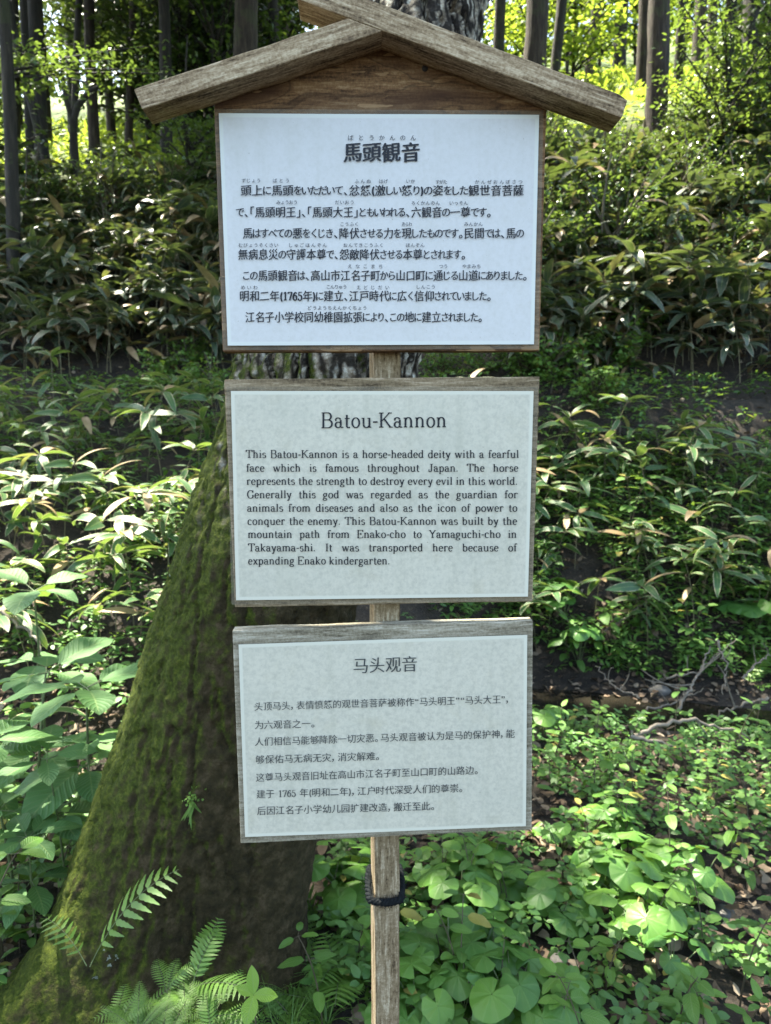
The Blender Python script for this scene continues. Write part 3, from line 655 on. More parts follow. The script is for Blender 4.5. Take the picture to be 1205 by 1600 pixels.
g.add(V, np.stack([idx[:-1, 0], idx[1:, 0], idx[1:, 1], idx[:-1, 1]], -1)); tag(link('stream_water', g.mesh('stream_water', M['water'])), kind='structure')

# ------------------------------------------------------------------ the big mossy tree
TK = [(-260, 620, 800, 2.75), (0, 572, 768, 2.36), (120, 541, 745, 2.27), (300, 470, 712, 2.15), (570, 357, 660, 2.02), (640, 343, 642, 2.0), (780, 300, 600, 1.96), (950, 247, 557, 1.93),
      (1110, 200, 524, 1.91), (1290, 140, 488, 1.90), (1400, 104, 476, 1.88), (1480, 66, 470, 1.86), (1570, 10, 468, 1.83), (1660, -30, 470, 1.80)]
def big_tree():
    root = bpy.data.objects.new('mossy_tree', None); col.objects.link(root); root.location = (-.45, 1.9, 0); root.empty_display_size = .2
    tag(root, 'thick leaning moss covered tree trunk standing right behind the signpost', 'tree')
    c = []; r = []
    for py, l, rr, Y in TK:
        a, b = at(l, py, Y), at(rr, py, Y); m = (a + b) / 2; c.append(m); r.append((b[0] - a[0]) / 2 * (.985 if py < 1300 else .95))
    c = np.array(c)[::-1]; r = np.array(r)[::-1]; z = c[:, 2]
    zt = np.concatenate([np.linspace(z[0], 3.0, 460), np.linspace(3.0, max(z[-1], 3.2), 20)[1:], np.linspace(max(z[-1], 3.2), 6.5, 20)[1:]])
    top = np.array([c[-1] + (c[-1] - c[-2]) / (z[-1] - z[-2]) * (6.5 - z[-1]) * .7]); top[0, 2] = 6.5
    c = np.vstack([c, top]); r = np.append(r, r[-1] * .62); z = c[:, 2]
    cx = np.interp(zt, z, c[:, 0]); cy_ = np.interp(zt, z, c[:, 1]); rr = np.interp(zt, z, r)
    k = np.ones(9) / 9
    for _ in range(2):
        for A in (cx, cy_, rr): A[4:-4] = np.convolve(A, k, 'valid')
    na = 260; a = np.linspace(0, 2 * math.pi, na, endpoint=False); A, Z = np.meshgrid(a, zt)
    fl = np.exp(-np.clip(Z, 0, 9) / .33)
    rad = rr[:, None] * (1 + fl * (.10 * np.cos(3 * A + 1.0) + .07 * np.cos(5 * A + 2.2)) + .035 * np.cos(2 * A + Z * 1.3))
    # root running to the front left
    rad = rad + .20 * np.exp(-((np.angle(np.exp(1j * (A - math.radians(222)))) / .30) ** 2)) * np.exp(-np.clip(Z, 0, 9) / .16)
    dx, dy = np.cos(A), np.sin(A); P = np.stack([cx[:, None] + rad * dx, cy_[:, None] + rad * dy, Z], -1)
    n = .024 * (fbm(P * np.array([4, 4, 1.3]), 3) - .47) + (.013 + .012 * sstep(1.2, 1.7, Z)) * (fbm(P * np.array([15, 15, 3.2]), 3) - .45) + .012 * (vn(P * 60) - .5)
    fis = np.abs(fbm(P * np.array([24, 24, 3.4]) + 3, 3) - .47); n = n - (.012 + .035 * sstep(1.3, 1.9, Z)) * np.clip(1 - fis / .06, 0, 1)
    P[..., 0] += n * dx; P[..., 1] += n * dy
    g = Geo(); idx = np.arange(P.shape[0] * na).reshape(-1, na); nx = np.roll(idx, -1, 1)
    g.add(P, np.stack([idx[:-1], nx[:-1], nx[1:], idx[1:]], -1).reshape(-1, 4))
    O = np.array(root.location)
    g.v[0] = P.reshape(-1, 3) - O
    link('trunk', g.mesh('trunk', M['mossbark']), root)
    # moss: short tufts over the camera side, with the left side's light coloured in
    N = 150000; i = rng.integers(2, 455, N); j = rng.integers(0, na, N); q = P[i, j]
    keep = (dy[i, j] < .35) & (rng.random(N) < np.clip((fbm(q * 20, 4) - .42 - .38 * dx[i, j] + .16 * (q[:, 2] < .28) + .10 * (fbm(q * 3, 2) - .4)) * 4.0 + .02, 0.02, 1) * np.where(q[:, 2] > 1.6, np.clip(.75 - (q[:, 0] - cx[i]) * 4 - (q[:, 2] - 1.6) * .8, 0, 1), 1))
    q = q[keep]; i, j = i[keep], j[keep]; out = np.stack([dx[i, j], dy[i, j], 0 * q[:, 0]], -1); m = len(q)
    mg = Geo(); leaf(mg, q - O - out * .002, out + rng.normal(0, .55, (m, 3)) + (0, 0, .35), rng.normal(0, 1, (m, 3)), rng.uniform(.004, .010, m), rng.uniform(.0015, .0032, m), prof='blade', ns=1, nu=2, var=np.clip(.24 + 1.1 * (fbm(q * 9, 3) - .45) - .34 * dx[i, j] + rng.normal(0, .14, m), 0, 1))
    tag(link('moss', mg.mesh('moss', M['moss']), root), kind='stuff')
    # limbs and crown (mostly above the picture); the crown shades the sign and the ground
    lg = Geo(); tip = np.array([cx[-1], cy_[-1], 6.4]); ends = []
    for e in ((-4.6, 4.2, 10), (-2.4, 6.6, 10.5), (.6, 6.0, 11), (2.6, 4.4, 10), (-1.2, 2.6, 11.5), (-3.2, 1.6, 9.5), (1.8, 1.9, 10.5)):
        e = np.array(e); p = bez(tip - (0, 0, 1.2), (tip + e) / 2 + (0, 0, .4), e, 10); tube(lg, p - O, np.linspace(.12, .025, 10), 7); ends.append(p)
    link('limb', lg.mesh('limb', M['bark']), root)
    link('crown', crown_mesh('crown', 25000, lambda n: np.stack([rng.uniform(-6.6, 4.2, n), rng.uniform(.2, 8.6, n), rng.normal(9.2, .9, n)], 1), (.14, .10), O), root)
    return root
# gaps in the canopy where the photograph shows sun on the plants: (point, radius, how open)
GAPS = [((-1.45, 3.5, .95), 1.0, 1.), ((-1.0, 4.2, 1.4), .45, .85), ((-1.12, 2.2, .75), .50, .6), ((-3.7, 8.4, 5.7), .95, .85), ((-6.4, 12.3, 6.0), 1.7, 1.), ((-7.8, 15.5, 7.6), 1.8, 1.), ((4.6, 14, 8.0), 4.2, 1.), ((2.3, 8.0, 4.2), 1.7, .93), ((3.4, 9.8, 5.4), 1.8, .93), ((1.9, 4.9, 1.1), .62, .8), ((1.0, 5.2, 1.4), .35, .8), ((2.6, 6.9, 2.8), .5, .8),
        ((.85, 2.15, .2), .26, .8), ((.12, 1.75, .2), .16, .8), ((1.25, 2.9, .2), .42, .8), ((.95, 4.55, .8), .52, .85), ((.62, 3.0, .2), .22, .8), ((1.35, 2.1, .15), .22, .8), ((.45, 2.5, .2), .18, .7), ((-1.6, 1.9, .4), .3, .6), ((1.9, 3.2, .2), .35, .6), ((.5, 5.2, 1.4), .3, .6), ((.75, 1.75, .1), .14, .8), ((-3.3, 8.4, 6.6), .9, .8)]
def gap_keep(P):
    k = np.ones(len(P))
    for c, r, o in GAPS:
        d = P - np.array(c); d = d - SUN * (d @ SUN)[:, None]; q = np.linalg.norm(d, axis=1) / r
        k *= 1 - o * (1 - sstep(.75, 1.15, q))
    return rng.random(len(P)) < k
def crown_mesh(name, n, pos, size, O, mat='tree', gaps=True, cl=90):
    C = pos(n // cl); P = np.repeat(C, cl, 0) + rng.normal(0, 1, (len(C) * cl, 3)) * (.42, .42, .22)
    if gaps: P = P[gap_keep(P)]
    m = len(P); g = Geo(); a = rng.uniform(0, 6.28, m)
    leaf(g, P - O, azel(a, rng.normal(-.2, .35, m)), UP + rng.normal(0, .3, (m, 3)), rng.uniform(.8, 1.2, m) * size[0], rng.uniform(.8, 1.2, m) * size[1], droop=.4, prof='ellip', ns=2, nu=3, var=rng.random(m))
    return g.mesh(name, M[mat])
big_tree()

# ------------------------------------------------------------------ plant builders: each returns (stem Geo, leaf Geo)
def sasa(seed, h, nl, L, lean=.15, dryp=.1, stems=1, Wr=.24):
    r = np.random.default_rng(seed); s, f = Geo(), Geo()
    for q in range(stems):
        a0 = r.uniform(0, 6.28); o = azel(r.uniform(0, 6.28), 0) * (0 if q == 0 else r.uniform(.10, .22)); hh = h * r.uniform(.6, 1.08)
        tip = o + np.array([math.cos(a0) * lean * hh, math.sin(a0) * lean * hh, hh]); p = bez(o - (0, 0, .05), o + (tip - o) * (.2, .2, .6), tip, 12); tube(s, p, np.linspace(.0030, .0016, 12), 5)
        for tier, (pt0, m) in enumerate(((p[11], nl), (p[8], 3), (p[6], 2))):
            if tier and r.random() < .35: continue
            k = np.arange(m); pt = np.tile(pt0, (m, 1)) + r.normal(0, .006, (m, 3)); az = a0 + tier * 1.1 + k * 6.28 / m * (1 if tier == 0 else .8) + r.normal(0, .28, m); el = r.normal(.35 - .25 * tier, .28, m)
            LL = L * r.uniform(.75, 1.12, m) * (1 if tier == 0 else .85); var = np.where(r.random(m) < dryp * (1 + tier), .95, r.uniform(0, .82, m)); D = azel(az, el)
            for i in range(m): tube(s, [pt[i], pt[i] + D[i] * .025], .0011, 4)
            leaf(f, pt + D * .018, D, UP + r.normal(0, .3, (m, 3)), LL, LL * Wr * r.uniform(.8, 1.15, m), droop=r.uniform(.4, 1.5, m), fold=r.uniform(.0, .22, m), prof='lance', ns=9, nu=5, var=var)
    return s, f
def herb(seed, h, pairs, L, Wr=.55, prof='ovate', stems=1, lean=.25, nu=5):
    r = np.random.default_rng(seed); s, f = Geo(), Geo()
    for q in range(stems):
        a0 = r.uniform(0, 6.28); b0 = azel(a0, 0) * (.03 * (stems > 1)); hh = h * r.uniform(.75, 1.1); tip = b0 + azel(r.uniform(0, 6.28), 0) * lean * hh + (0, 0, hh)
        p = bez(b0 - (0, 0, .04), b0 + (0, 0, hh * .6), tip, 12); tube(s, p, np.linspace(.0026, .0012, 12), 5)
        for i in range(pairs):
            t = 1 - i / (pairs + .6); pt = p[int(round(t * 11))]; n = 3 if i == 0 else 2; az = a0 + i * 1.57 + np.arange(n) * (6.28 / n) + r.normal(0, .2, n); el = r.normal(.25 - .1 * i, .2, n)
            D = azel(az, el); LL = L * r.uniform(.75, 1.15, n) * (.75 if i == 0 else 1.)
            for j in range(n): tube(s, [pt, pt + D[j] * L * .22], .0008, 4)
            leaf(f, pt + D * L * .2, D, UP + r.normal(0, .25, (n, 3)), LL, LL * Wr * r.uniform(.85, 1.15, n), droop=r.uniform(.2, .8, n), fold=r.uniform(-.05, .25, n), prof=prof, ns=8, nu=nu, var=r.random(n), wave=.03)
    return s, f
def broad(seed, h, L, whorls=2, n=6):
    r = np.random.default_rng(seed); s, f = Geo(), Geo(); tip = np.array([*r.normal(0, .06, 2), h]); p = bez((0, 0, -.05), (0, 0, h * .5), tip, 10); tube(s, p, np.linspace(.006, .003, 10), 6)
    for wv in range(whorls):
        pt = p[9 - 3 * wv]; az = r.uniform(0, 6.28) + np.arange(n) * 6.28 / n + r.normal(0, .15, n); el = r.normal(.15 - .15 * wv, .15, n); D = azel(az, el); LL = L * r.uniform(.75, 1.1, n)
        for j in range(n): tube(s, [pt, pt + D[j] * .05], .0016, 5)
        leaf(f, pt + D * .045, D, UP + r.normal(0, .15, (n, 3)), LL, LL * r.uniform(.5, .6, n), droop=r.uniform(.3, .8, n), fold=r.uniform(.05, .2, n), prof='ellip', ns=12, nu=7, var=r.random(n), wave=.035)
    return s, f
def heart(seed, n, rad, h):
    r = np.random.default_rng(seed); s, f = Geo(), Geo(); az = r.uniform(0, 6.28) + np.arange(n) * 2.4; sp = r.uniform(.2, 1.0, n) * h * .8; hh = h * r.uniform(.6, 1.1, n); tip = np.stack([np.cos(az) * sp, np.sin(az) * sp, hh], 1)
    for i in range(n): tube(s, bez((0, 0, -.03), (tip[i, 0] * .2, tip[i, 1] * .2, hh[i] * .8), tip[i], 7), .0018, 5)
    D = azel(az, r.normal(-.35, .2, n)); N = UP + azel(az, 0) * .3 + r.normal(0, .18, (n, 3))
    disc_leaf(f, tip, D, N, rad * r.uniform(.65, 1.15, n), cup=r.uniform(.15, .3), var=r.random(n)); return s, f
def fern(seed, fronds, L, npair=13, pw=.30, bip=False, spread=(.5, 1.0), az0=None, azr=6.28):
    r = np.random.default_rng(seed); s, f = Geo(), Geo()
    for q in range(fronds):
        az = (r.uniform(0, 6.28) if az0 is None else az0) + (q / max(fronds, 1) - .5) * azr + r.normal(0, .15); el = r.uniform(*spread); LL = L * r.uniform(.75, 1.1); D = azel(az, el); hx = azel(az, 0)
        p = bez((0, 0, -.02), D * LL * .55, D * LL * .75 + hx * LL * .35 + (0, 0, -LL * .12), npair * 2 + 4); tube(s, p, np.linspace(.0016, .0006, len(p)), 4)
        T = nrm(np.gradient(p, axis=0)); side0 = np.cross(T, UP); side0 = nrm(side0); Nn = np.cross(side0, T)
        i = np.arange(4, len(p)); t = (i - 4) / (len(p) - 4); W = LL * pw * np.sin(np.pi * np.clip(.18 + .82 * t, 0, 1)) ** .8 + .006
        for sg in (-1, 1):
            Dp = side0[i] * sg + T[i] * .45; base = p[i]
            sel = (i % 2) == 0
            if not bip:
                leaf(f, base[sel], Dp[sel], Nn[i][sel] + r.normal(0, .12, (sel.sum(), 3)), W[sel], W[sel] * .23, droop=.35, fold=.1, prof='pinna', ns=9, nu=3, var=r.random(sel.sum()) * .3 + r.random() * .7, lobes=1)
            else:
                for b_, d_, n_, w_ in zip(base[sel], nrm(Dp[sel]), Nn[i][sel], W[sel]):
                    m = 7; tt = np.linspace(.12, 1, m); bp = b_ + d_ * (w_ * tt)[:, None] - n_ * (w_ * .25 * tt ** 2)[:, None]; cr = np.cross(d_, n_)
                    for s2 in (-1, 1): leaf(f, bp, cr * s2 + d_ * .7, n_, w_ * .30 * (1.15 - tt), w_ * .13 * (1.2 - tt), fold=.1, prof='pinna', ns=3, nu=3, var=r.random() * .6 + .2)
    return s, f
def shrub(seed, h, nb, L, spread, per=22, prof='ovate', Wr=.5, flat=.35):
    r = np.random.default_rng(seed); s, f = Geo(), Geo()
    for q in range(nb):
        a = r.uniform(0, 6.28); z0 = h * r.uniform(.15, .8); l = spread * r.uniform(.6, 1.1); e = np.array([math.cos(a) * l, math.sin(a) * l, z0 + l * r.uniform(-.05, flat + .3)]); p0 = np.array([r.normal(0, .03), r.normal(0, .03), z0 * .6])
        p = bez(p0, (p0 + e) / 2 + (0, 0, .12 * l), e, 12); tube(s, p, np.linspace(.012, .003, 12) * h ** .5, 5)
        t = r.beta(2.2, 1.1, per); i = np.clip((t * 11).astype(int), 0, 11); b_ = p[i] + r.normal(0, 1, (per, 3)) * (l * .13, l * .13, l * .06)
        leaf(f, b_, azel(a + r.normal(0, .9, per), r.normal(-.05, .35, per)), UP + r.normal(0, .35, (per, 3)), L * r.uniform(.6, 1.15, per), L * Wr * r.uniform(.8, 1.1, per), droop=r.uniform(.1, .8, per), fold=.15, prof=prof, ns=4, nu=3, var=r.random(per))
    tube(s, bez((0, 0, -.1), (r.normal(0, .08), r.normal(0, .08), h * .5), (r.normal(0, .12), r.normal(0, .12), h), 8), np.linspace(.018, .006, 8) * h ** .5, 6)
    return s, f
def tuft(seed, n, L):
    r = np.random.default_rng(seed); f = Geo(); a = r.uniform(0, 6.28, n)
    leaf(f, r.normal(0, .015, (n, 3)) * (1, 1, 0), azel(a, r.uniform(.7, 1.4, n)), UP * .1 + azel(a, 0), L * r.uniform(.6, 1.1, n), .004, droop=-r.uniform(.6, 1.8, n), fold=.2, prof='blade', ns=9, nu=3, var=r.random(n)); return None, f

class Kind:                                             # a few grown variants of one plant, copied over the ground
    def __init__(s, thing, stemname, leafname, gens, smat, lmat, parts):
        s.thing, s.parts, s.i = thing, parts, 0; s.v = []
        for sg, fg in gens:
            if parts: s.v.append((sg.mesh(stemname, M[smat]) if sg else None, fg.mesh(leafname, M[lmat]), stemname, leafname))
            else:
                if sg:
                    for V, Fq, UV, va in zip(sg.v, sg.f, sg.uv, sg.var): pass
                    n0 = fg.n
                    fg.v += sg.v; fg.f += [q + n0 for q in sg.f]; fg.uv += sg.uv; fg.var += sg.var; fg.mi += [np.full(len(q), 1) for q in sg.f]; fg.n += sg.n
                s.v.append((None, fg.mesh(thing, [M[lmat], M[smat]]), None, None))
    def put(s, x, y, z, rz, sc_, label, cat, group=None, tilt=(0, 0), i=None):
        k = s.i if i is None else i; s.i += 1; st, lf, sn, ln = s.v[k % len(s.v)]
        if s.parts:
            o = bpy.data.objects.new(s.thing, None); col.objects.link(o); o.empty_display_size = .05
            if st: link(sn, st, o)
            link(ln, lf, o)
        else: o = link(s.thing, lf)
        o.location = (x, y, z); o.rotation_euler = (tilt[0], tilt[1], rz); o.scale = (sc_,) * 3
        return tag(o, label, cat, group)
def rz(): return rng.uniform(0, 6.28)
def scatter(n, xr, yr, minr, ok=None, tries=40):
    pts = []
    for _ in range(n * tries):
        x, y = rng.uniform(*xr), rng.uniform(*yr)
        if ok is not None and not ok(x, y): continue
        if all((x - a) ** 2 + (y - b) ** 2 > minr ** 2 for a, b in pts): pts.append((x, y))
        if len(pts) >= n: break
    return pts
def scr(x, y, z):                                       # where a point falls in the picture
    d = np.array([x, y, z]) - CAM; c, s = math.cos(PITCH), math.sin(PITCH); dep = d[1] * c - d[2] * s; up = d[1] * s + d[2] * c
    return 602.5 + F * d[0] / dep, 800 - F * up / dep
def seen(x, y, h=.3, m=90):
    px, py = scr(x, y, float(H(x, y)) + h)
    if px < -m or px > 1205 + m or py > 1600 + m: return False
    return not (372 < px < 815 and (50 < py < 540 or 620 < py < 930 or 1010 < py < 1290))

# ------------------------------------------------------------------ dwarf bamboo
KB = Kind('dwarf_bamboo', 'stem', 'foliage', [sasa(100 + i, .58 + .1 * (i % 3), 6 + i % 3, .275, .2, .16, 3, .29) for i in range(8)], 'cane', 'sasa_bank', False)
KF = Kind('dwarf_bamboo', 'stem', 'foliage', [sasa(140 + i, .42 + .07 * (i % 3), 5 + i % 3, .255, .25, .12, 1 + i % 2, .27) for i in range(8)], 'cane', 'sasa', True)
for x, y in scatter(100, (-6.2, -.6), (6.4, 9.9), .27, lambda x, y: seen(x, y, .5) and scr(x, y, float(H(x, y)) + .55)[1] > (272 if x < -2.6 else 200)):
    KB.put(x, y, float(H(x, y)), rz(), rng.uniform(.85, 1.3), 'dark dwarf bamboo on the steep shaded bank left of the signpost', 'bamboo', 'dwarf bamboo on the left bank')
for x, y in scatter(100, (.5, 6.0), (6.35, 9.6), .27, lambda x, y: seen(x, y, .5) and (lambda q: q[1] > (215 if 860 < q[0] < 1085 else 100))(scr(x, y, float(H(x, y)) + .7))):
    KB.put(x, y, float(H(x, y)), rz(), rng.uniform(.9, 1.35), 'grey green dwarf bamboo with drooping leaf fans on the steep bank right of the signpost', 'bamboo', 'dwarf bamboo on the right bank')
for x, y in scatter(66, (-3.2, -.35), (2.75, 5.6), .15, lambda x, y: seen(x, y, .4) and x < -.12 * y):
    KF.put(x, y, float(H(x, y)), rz(), rng.uniform(.75, 1.1), 'sunlit dwarf bamboo with pale edged leaves in the patch left of the mossy trunk', 'bamboo', 'sunlit dwarf bamboo left of the trunk')
for x, y in scatter(36, (.35, 2.7), (4.25, 5.5), .2, lambda x, y: seen(x, y, .4)):
    KF.put(x, y, float(H(x, y)), rz(), rng.uniform(.8, 1.15), 'green dwarf bamboo growing above the stream, right of the lower notices', 'bamboo', 'dwarf bamboo above the stream')

def bamboo_mass(n, xr, yr, label):
    g = Geo()
    for k in range(n):
        x, y = rng.uniform(*xr), rng.uniform(*yr)
        if not seen(x, y, .5): continue
        m = 7; a = rng.uniform(0, 6.28) + np.arange(m) * .9; h = rng.uniform(.15, .5); LL = rng.uniform(.18, .28, m)
        leaf(g, np.tile([x, y, float(H(x, y)) + h], (m, 1)), azel(a, rng.normal(.3, .3, m)), UP + rng.normal(0, .3, (m, 3)), LL, LL * .28, droop=rng.uniform(.6, 1.6, m), fold=.15, prof='lance', ns=6, nu=5, var=np.where(rng.random(m) < .2, .95, rng.uniform(0, .8, m)))
    tag(link('bamboo_thicket', g.mesh('bamboo_thicket', M['sasa_bank'])), label, 'bamboo', kind='stuff')
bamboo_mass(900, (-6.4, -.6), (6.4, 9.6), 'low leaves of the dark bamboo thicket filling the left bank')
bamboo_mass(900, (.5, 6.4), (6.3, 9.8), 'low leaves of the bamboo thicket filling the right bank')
# ------------------------------------------------------------------ shrubs and leafy saplings on the slope
KS = Kind('leafy_shrub', 'stem', 'foliage', [shrub(200 + i, .9 + .2 * i, 30, .07, .55, 34, 'ellip', .42) for i in range(4)], 'darkstem', 'shrub', True)
KG = Kind('leafy_shrub', 'stem', 'foliage', [shrub(230 + i, .8, 22, .085, .45, 26, 'ovate', .6) for i in range(3)], 'darkstem', 'herb', True)
KT = Kind('sapling', 'stem', 'foliage', [shrub(250 + i, 2.6 + .5 * i, 20, .10, 1.15, 75, 'ovate', .55, .1) for i in range(4)], 'bark', 'tree', True)
KY = Kind('sapling', 'stem', 'foliage', [shrub(270 + i, 2.4 + .5 * i, 30, .12, 1.0, 40, 'ovate', .6, .2) for i in range(3)], 'bark', 'glow', True)
for x, y in scatter(34, (.9, 6.2), (7.2, 11.4), .45, lambda x, y: seen(x, y, .5) and (lambda q: q[1] > (190 if 860 < q[0] < 1085 else 120))(scr(x, y, float(H(x, y)) + .95))):
    KS.put(x, y, float(H(x, y)), rz(), rng.uniform(.6, 1.05), 'glossy small leaved shrub on the sun flecked slope right of the roof', 'shrub', 'glossy shrubs on the right slope')
for x, y in scatter(10, (-4.4, -1.2), (8.6, 11.5), .5, lambda x, y: seen(x, y, .5) and scr(x, y, float(H(x, y)) + .9)[1] > 235):
    KS.put(x, y, float(H(x, y)), rz(), rng.uniform(.6, 1.0), 'dark small leaved shrub along the crest of the left bank', 'shrub', 'shrubs along the left crest')
for px, py in ((860, 585), (905, 560), (950, 570), (880, 520), (985, 520), (930, 620)):
    q = ground_at(px, py + 30); KG.put(q[0], q[1], q[2], rz(), rng.uniform(.6, .8), 'bright green leafy bush at the foot of the right bank, beside the upper notice', 'shrub', 'leafy bushes at the foot of the right bank')
for px, py in ((690, 575), (760, 570), (815, 580)):
    q = ground_at(px, py + 22); KG.put(q[0], q[1], q[2], rz(), .5, 'green bush showing in the gap under the upper notice, right of the mossy trunk', 'shrub', 'bushes in the gap under the upper notice')
for px, py in ((300, 560), (250, 590), (330, 600)):
    q = ground_at(px, py + 25); KG.put(q[0], q[1], q[2], rz(), .5, 'small leafy bush at the edge of the bare strip left of the notices', 'shrub', 'small bushes by the bare strip')
def put_at(K, px, d, sc_, label, cat, group=None, dz=0., i=None):
    p = at(px, 300, d); return K.put(p[0], d, float(H(p[0], d)) + dz, rz(), sc_, label, cat, group, i=i)
for px, d, s in ((300, 9.4, .8), (345, 12.4, 1.2), (-70, 9.0, 1.1)):
    put_at(KT, px, d, s, 'dark leafy sapling with layered branches in the woods upper left', 'tree', 'saplings in the woods upper left')
for px, d, s in ((1130, 9.3, .7), (1195, 9.9, 1.0), (1270, 9.0, 1.1), (1165, 12.5, 1.2)):
    put_at(KT, px, d, s, 'leafy green sapling on the slope near the right edge', 'tree', 'saplings near the right edge')
for px, d, s in ((830, 16, 1.3), (890, 17, 1.2), (880, 21, 1.8), (985, 24, 1.9), (1060, 25, 2.0), (1140, 19, 1.7), (1230, 17, 1.5), (780, 18, 1.5), (930, 23, 1.7)):
    put_at(KY, px, d, s, 'yellow green backlit sapling in the clearing upper right', 'tree', 'backlit saplings in the right clearing')
for px, d, s in ((40, 19, 1.5),):
    put_at(KY, px, d, s, 'yellow green backlit sapling in the clearing behind the trunks upper left', 'tree')
KC = Kind('conifer_sapling', 'stem', 'foliage', [shrub(290 + i, 3.4 + .5 * i, 40, .13, 1.1, 60, 'ellip', .4, -.1) for i in range(3)], 'bark', 'needle', True)
for px, d, s in ((-60, 13, 1.2), (165, 15, 1.25), (205, 17, 1.4), (235, 14, 1.1), (290, 13.2, 1.1), (335, 14.5, 1.25), (390, 13.5, 1.2), (440, 15, 1.3), (270, 18, 1.5), (310, 17, 1.5), (250, 20, 1.9), (350, 20, 1.9), (430, 19, 1.8), (150, 21, 1.9)):
    p = at(px, 300, d); KC.put(p[0], d, float(H(p[0], d)) + (1.1 if px < 200 else 0), rz(), s, 'dark conifer sapling in the gloomy woods upper left', 'tree', 'dark conifers upper left')
b0 = at(130, 108, 8.4); g, f = Geo(), Geo(); g0 = at(-60, 130, 8.2) - b0
for e_ in ((265, 70), (240, 110), (180, 95), (140, 128), (60, 100), (20, 85), (300, 118), (90, 72)):
    e = at(*e_, 8.4 + rng.normal(0, .3)) - b0; p = bez(g0, (g0 + e) / 2 + (0, 0, .12), e, 14); tube(g, p, np.linspace(.022, .004, 14), 5)
    m = 130; i_ = np.clip((rng.beta(2, 1.1, m) * 13).astype(int), 0, 13); leaf(f, p[i_] + rng.normal(0, 1, (m, 3)) * (.16, .2, .055), azel(rng.uniform(0, 6.28, m), rng.normal(-.1, .3, m)), UP + rng.normal(0, .3, (m, 3)), rng.uniform(.05, .095, m), rng.uniform(.03, .045, m), droop=.4, prof='ovate', ns=4, nu=3, var=rng.random(m))
o = bpy.data.objects.new('leafy_branch', None); col.objects.link(o); o.location = b0; tag(o, 'long leafy branch reaching in from the left edge above the sunny clearing', 'branch'); link('limb', g.mesh('limb', M['bark']), o); link('foliage', f.mesh('foliage', M['shrub']), o)

# ------------------------------------------------------------------ forest trees: (px, depth, width px, lean, crown?, bark, label)
FT = [(2, 7.6, 18, .01, 'bark', 'dark trunk at the very left edge of the photo'), (35, 10.4, 11, .02, 'bark', 'thin straight trunk just right of the left edge trunk'), (56, 11.0, 20, .02, 'bark', 'stout dark trunk in front of the bright clearing upper left'),
      (82, 10.0, 12, -.10, 'bark', 'slim trunk leaning left in front of the upper left clearing'), (146, 12.5, 15, .0, 'cedar', 'straight trunk left of the roof, above the leafy branch'), (200, 13.5, 11, .03, 'cedar', 'slender pole trunk between two thicker ones left of the roof'), (258, 11.4, 16, .0, 'bark', 'dark straight trunk over the left roof beam'),
      (322, 15, 14, .02, 'cedar', 'distant trunk over the middle of the left roof beam'), (372, 10.8, 34, .04, 'cedar', 'broad dark trunk just left of the roof apex'), (432, 13, 14, .0, 'bark', 'thin trunk beside the apex of the roof'), (448, 17, 16, .0, 'cedar', 'far trunk glimpsed next to the end of the crossing beam'),
      (836, 11.6, 32, .0, 'cedar', 'thick trunk just right of the roof beam'), (862, 13.2, 14, .03, 'bark', 'narrow trunk close behind the thick one right of the roof'), (1000, 14.5, 17, .0, 'cedar', 'paler trunk partly behind the straight cedar upper right'), (1023, 10.6, 29, .0, 'cedar', 'straight brown cedar trunk rising from the bright clearing upper right'),
      (1131, 12.0, 15, .02, 'bark', 'slim trunk left of the dark pair at upper right'), (1176, 11.0, 26, -.01, 'bark', 'dark broad trunk near the top right corner'), (1198, 13, 15, .02, 'bark', 'trunk at the right edge of the photo'), (920, 19, 13, .02, 'cedar', 'far thin trunk in the hazy upper right clearing'), (965, 22, 18, .0, 'bark', 'distant trunk in the sunlit woods upper right'), (1085, 18, 16, .01, 'cedar', 'distant trunk between the cedar and the dark pair upper right'),
      (110, 17, 13, .02, 'bark', 'far trunk behind the upper left clearing'), (285, 19, 17, .0, 'bark', 'far dark trunk deep in the woods left of the roof'), (780, 15, 16, .0, 'bark', 'distant trunk right behind the large mossy tree'), (220, 22, 16, .01, 'bark', 'farthest trunk visible left of the roof'), (20, 13.5, 10, .02, 'bark', 'pole thin trunk between the two leftmost trunks'), (70, 15.5, 10, .0, 'bark', 'thin dark trunk crossing the middle of the bright left clearing'), (105, 12.2, 9, .06, 'bark', 'very thin trunk leaning right beside the bent bare sapling'),
      (172, 15.5, 12, .0, 'cedar', 'thin trunk midway between the left clearing and the left roof beam'), (236, 14.5, 11, .02, 'bark', 'slim trunk rising from behind the outer end of the left roof beam'), (300, 13.5, 13, .0, 'bark', 'dark pole trunk over the outer half of the left roof beam'), (346, 14, 16, .01, 'bark', 'dark trunk over the inner half of the left roof beam'), (405, 15.5, 17, .0, 'bark', 'dark trunk between the broad trunk and the roof apex'),
      (1055, 13.5, 12, .01, 'bark', 'slim trunk just right of the straight brown cedar'), (1108, 15, 13, .0, 'cedar', 'slim brown trunk left of the two dark trunks at upper right'), (1152, 13.5, 13, .0, 'bark', 'narrow trunk tucked against the left side of the broad dark one upper right')]
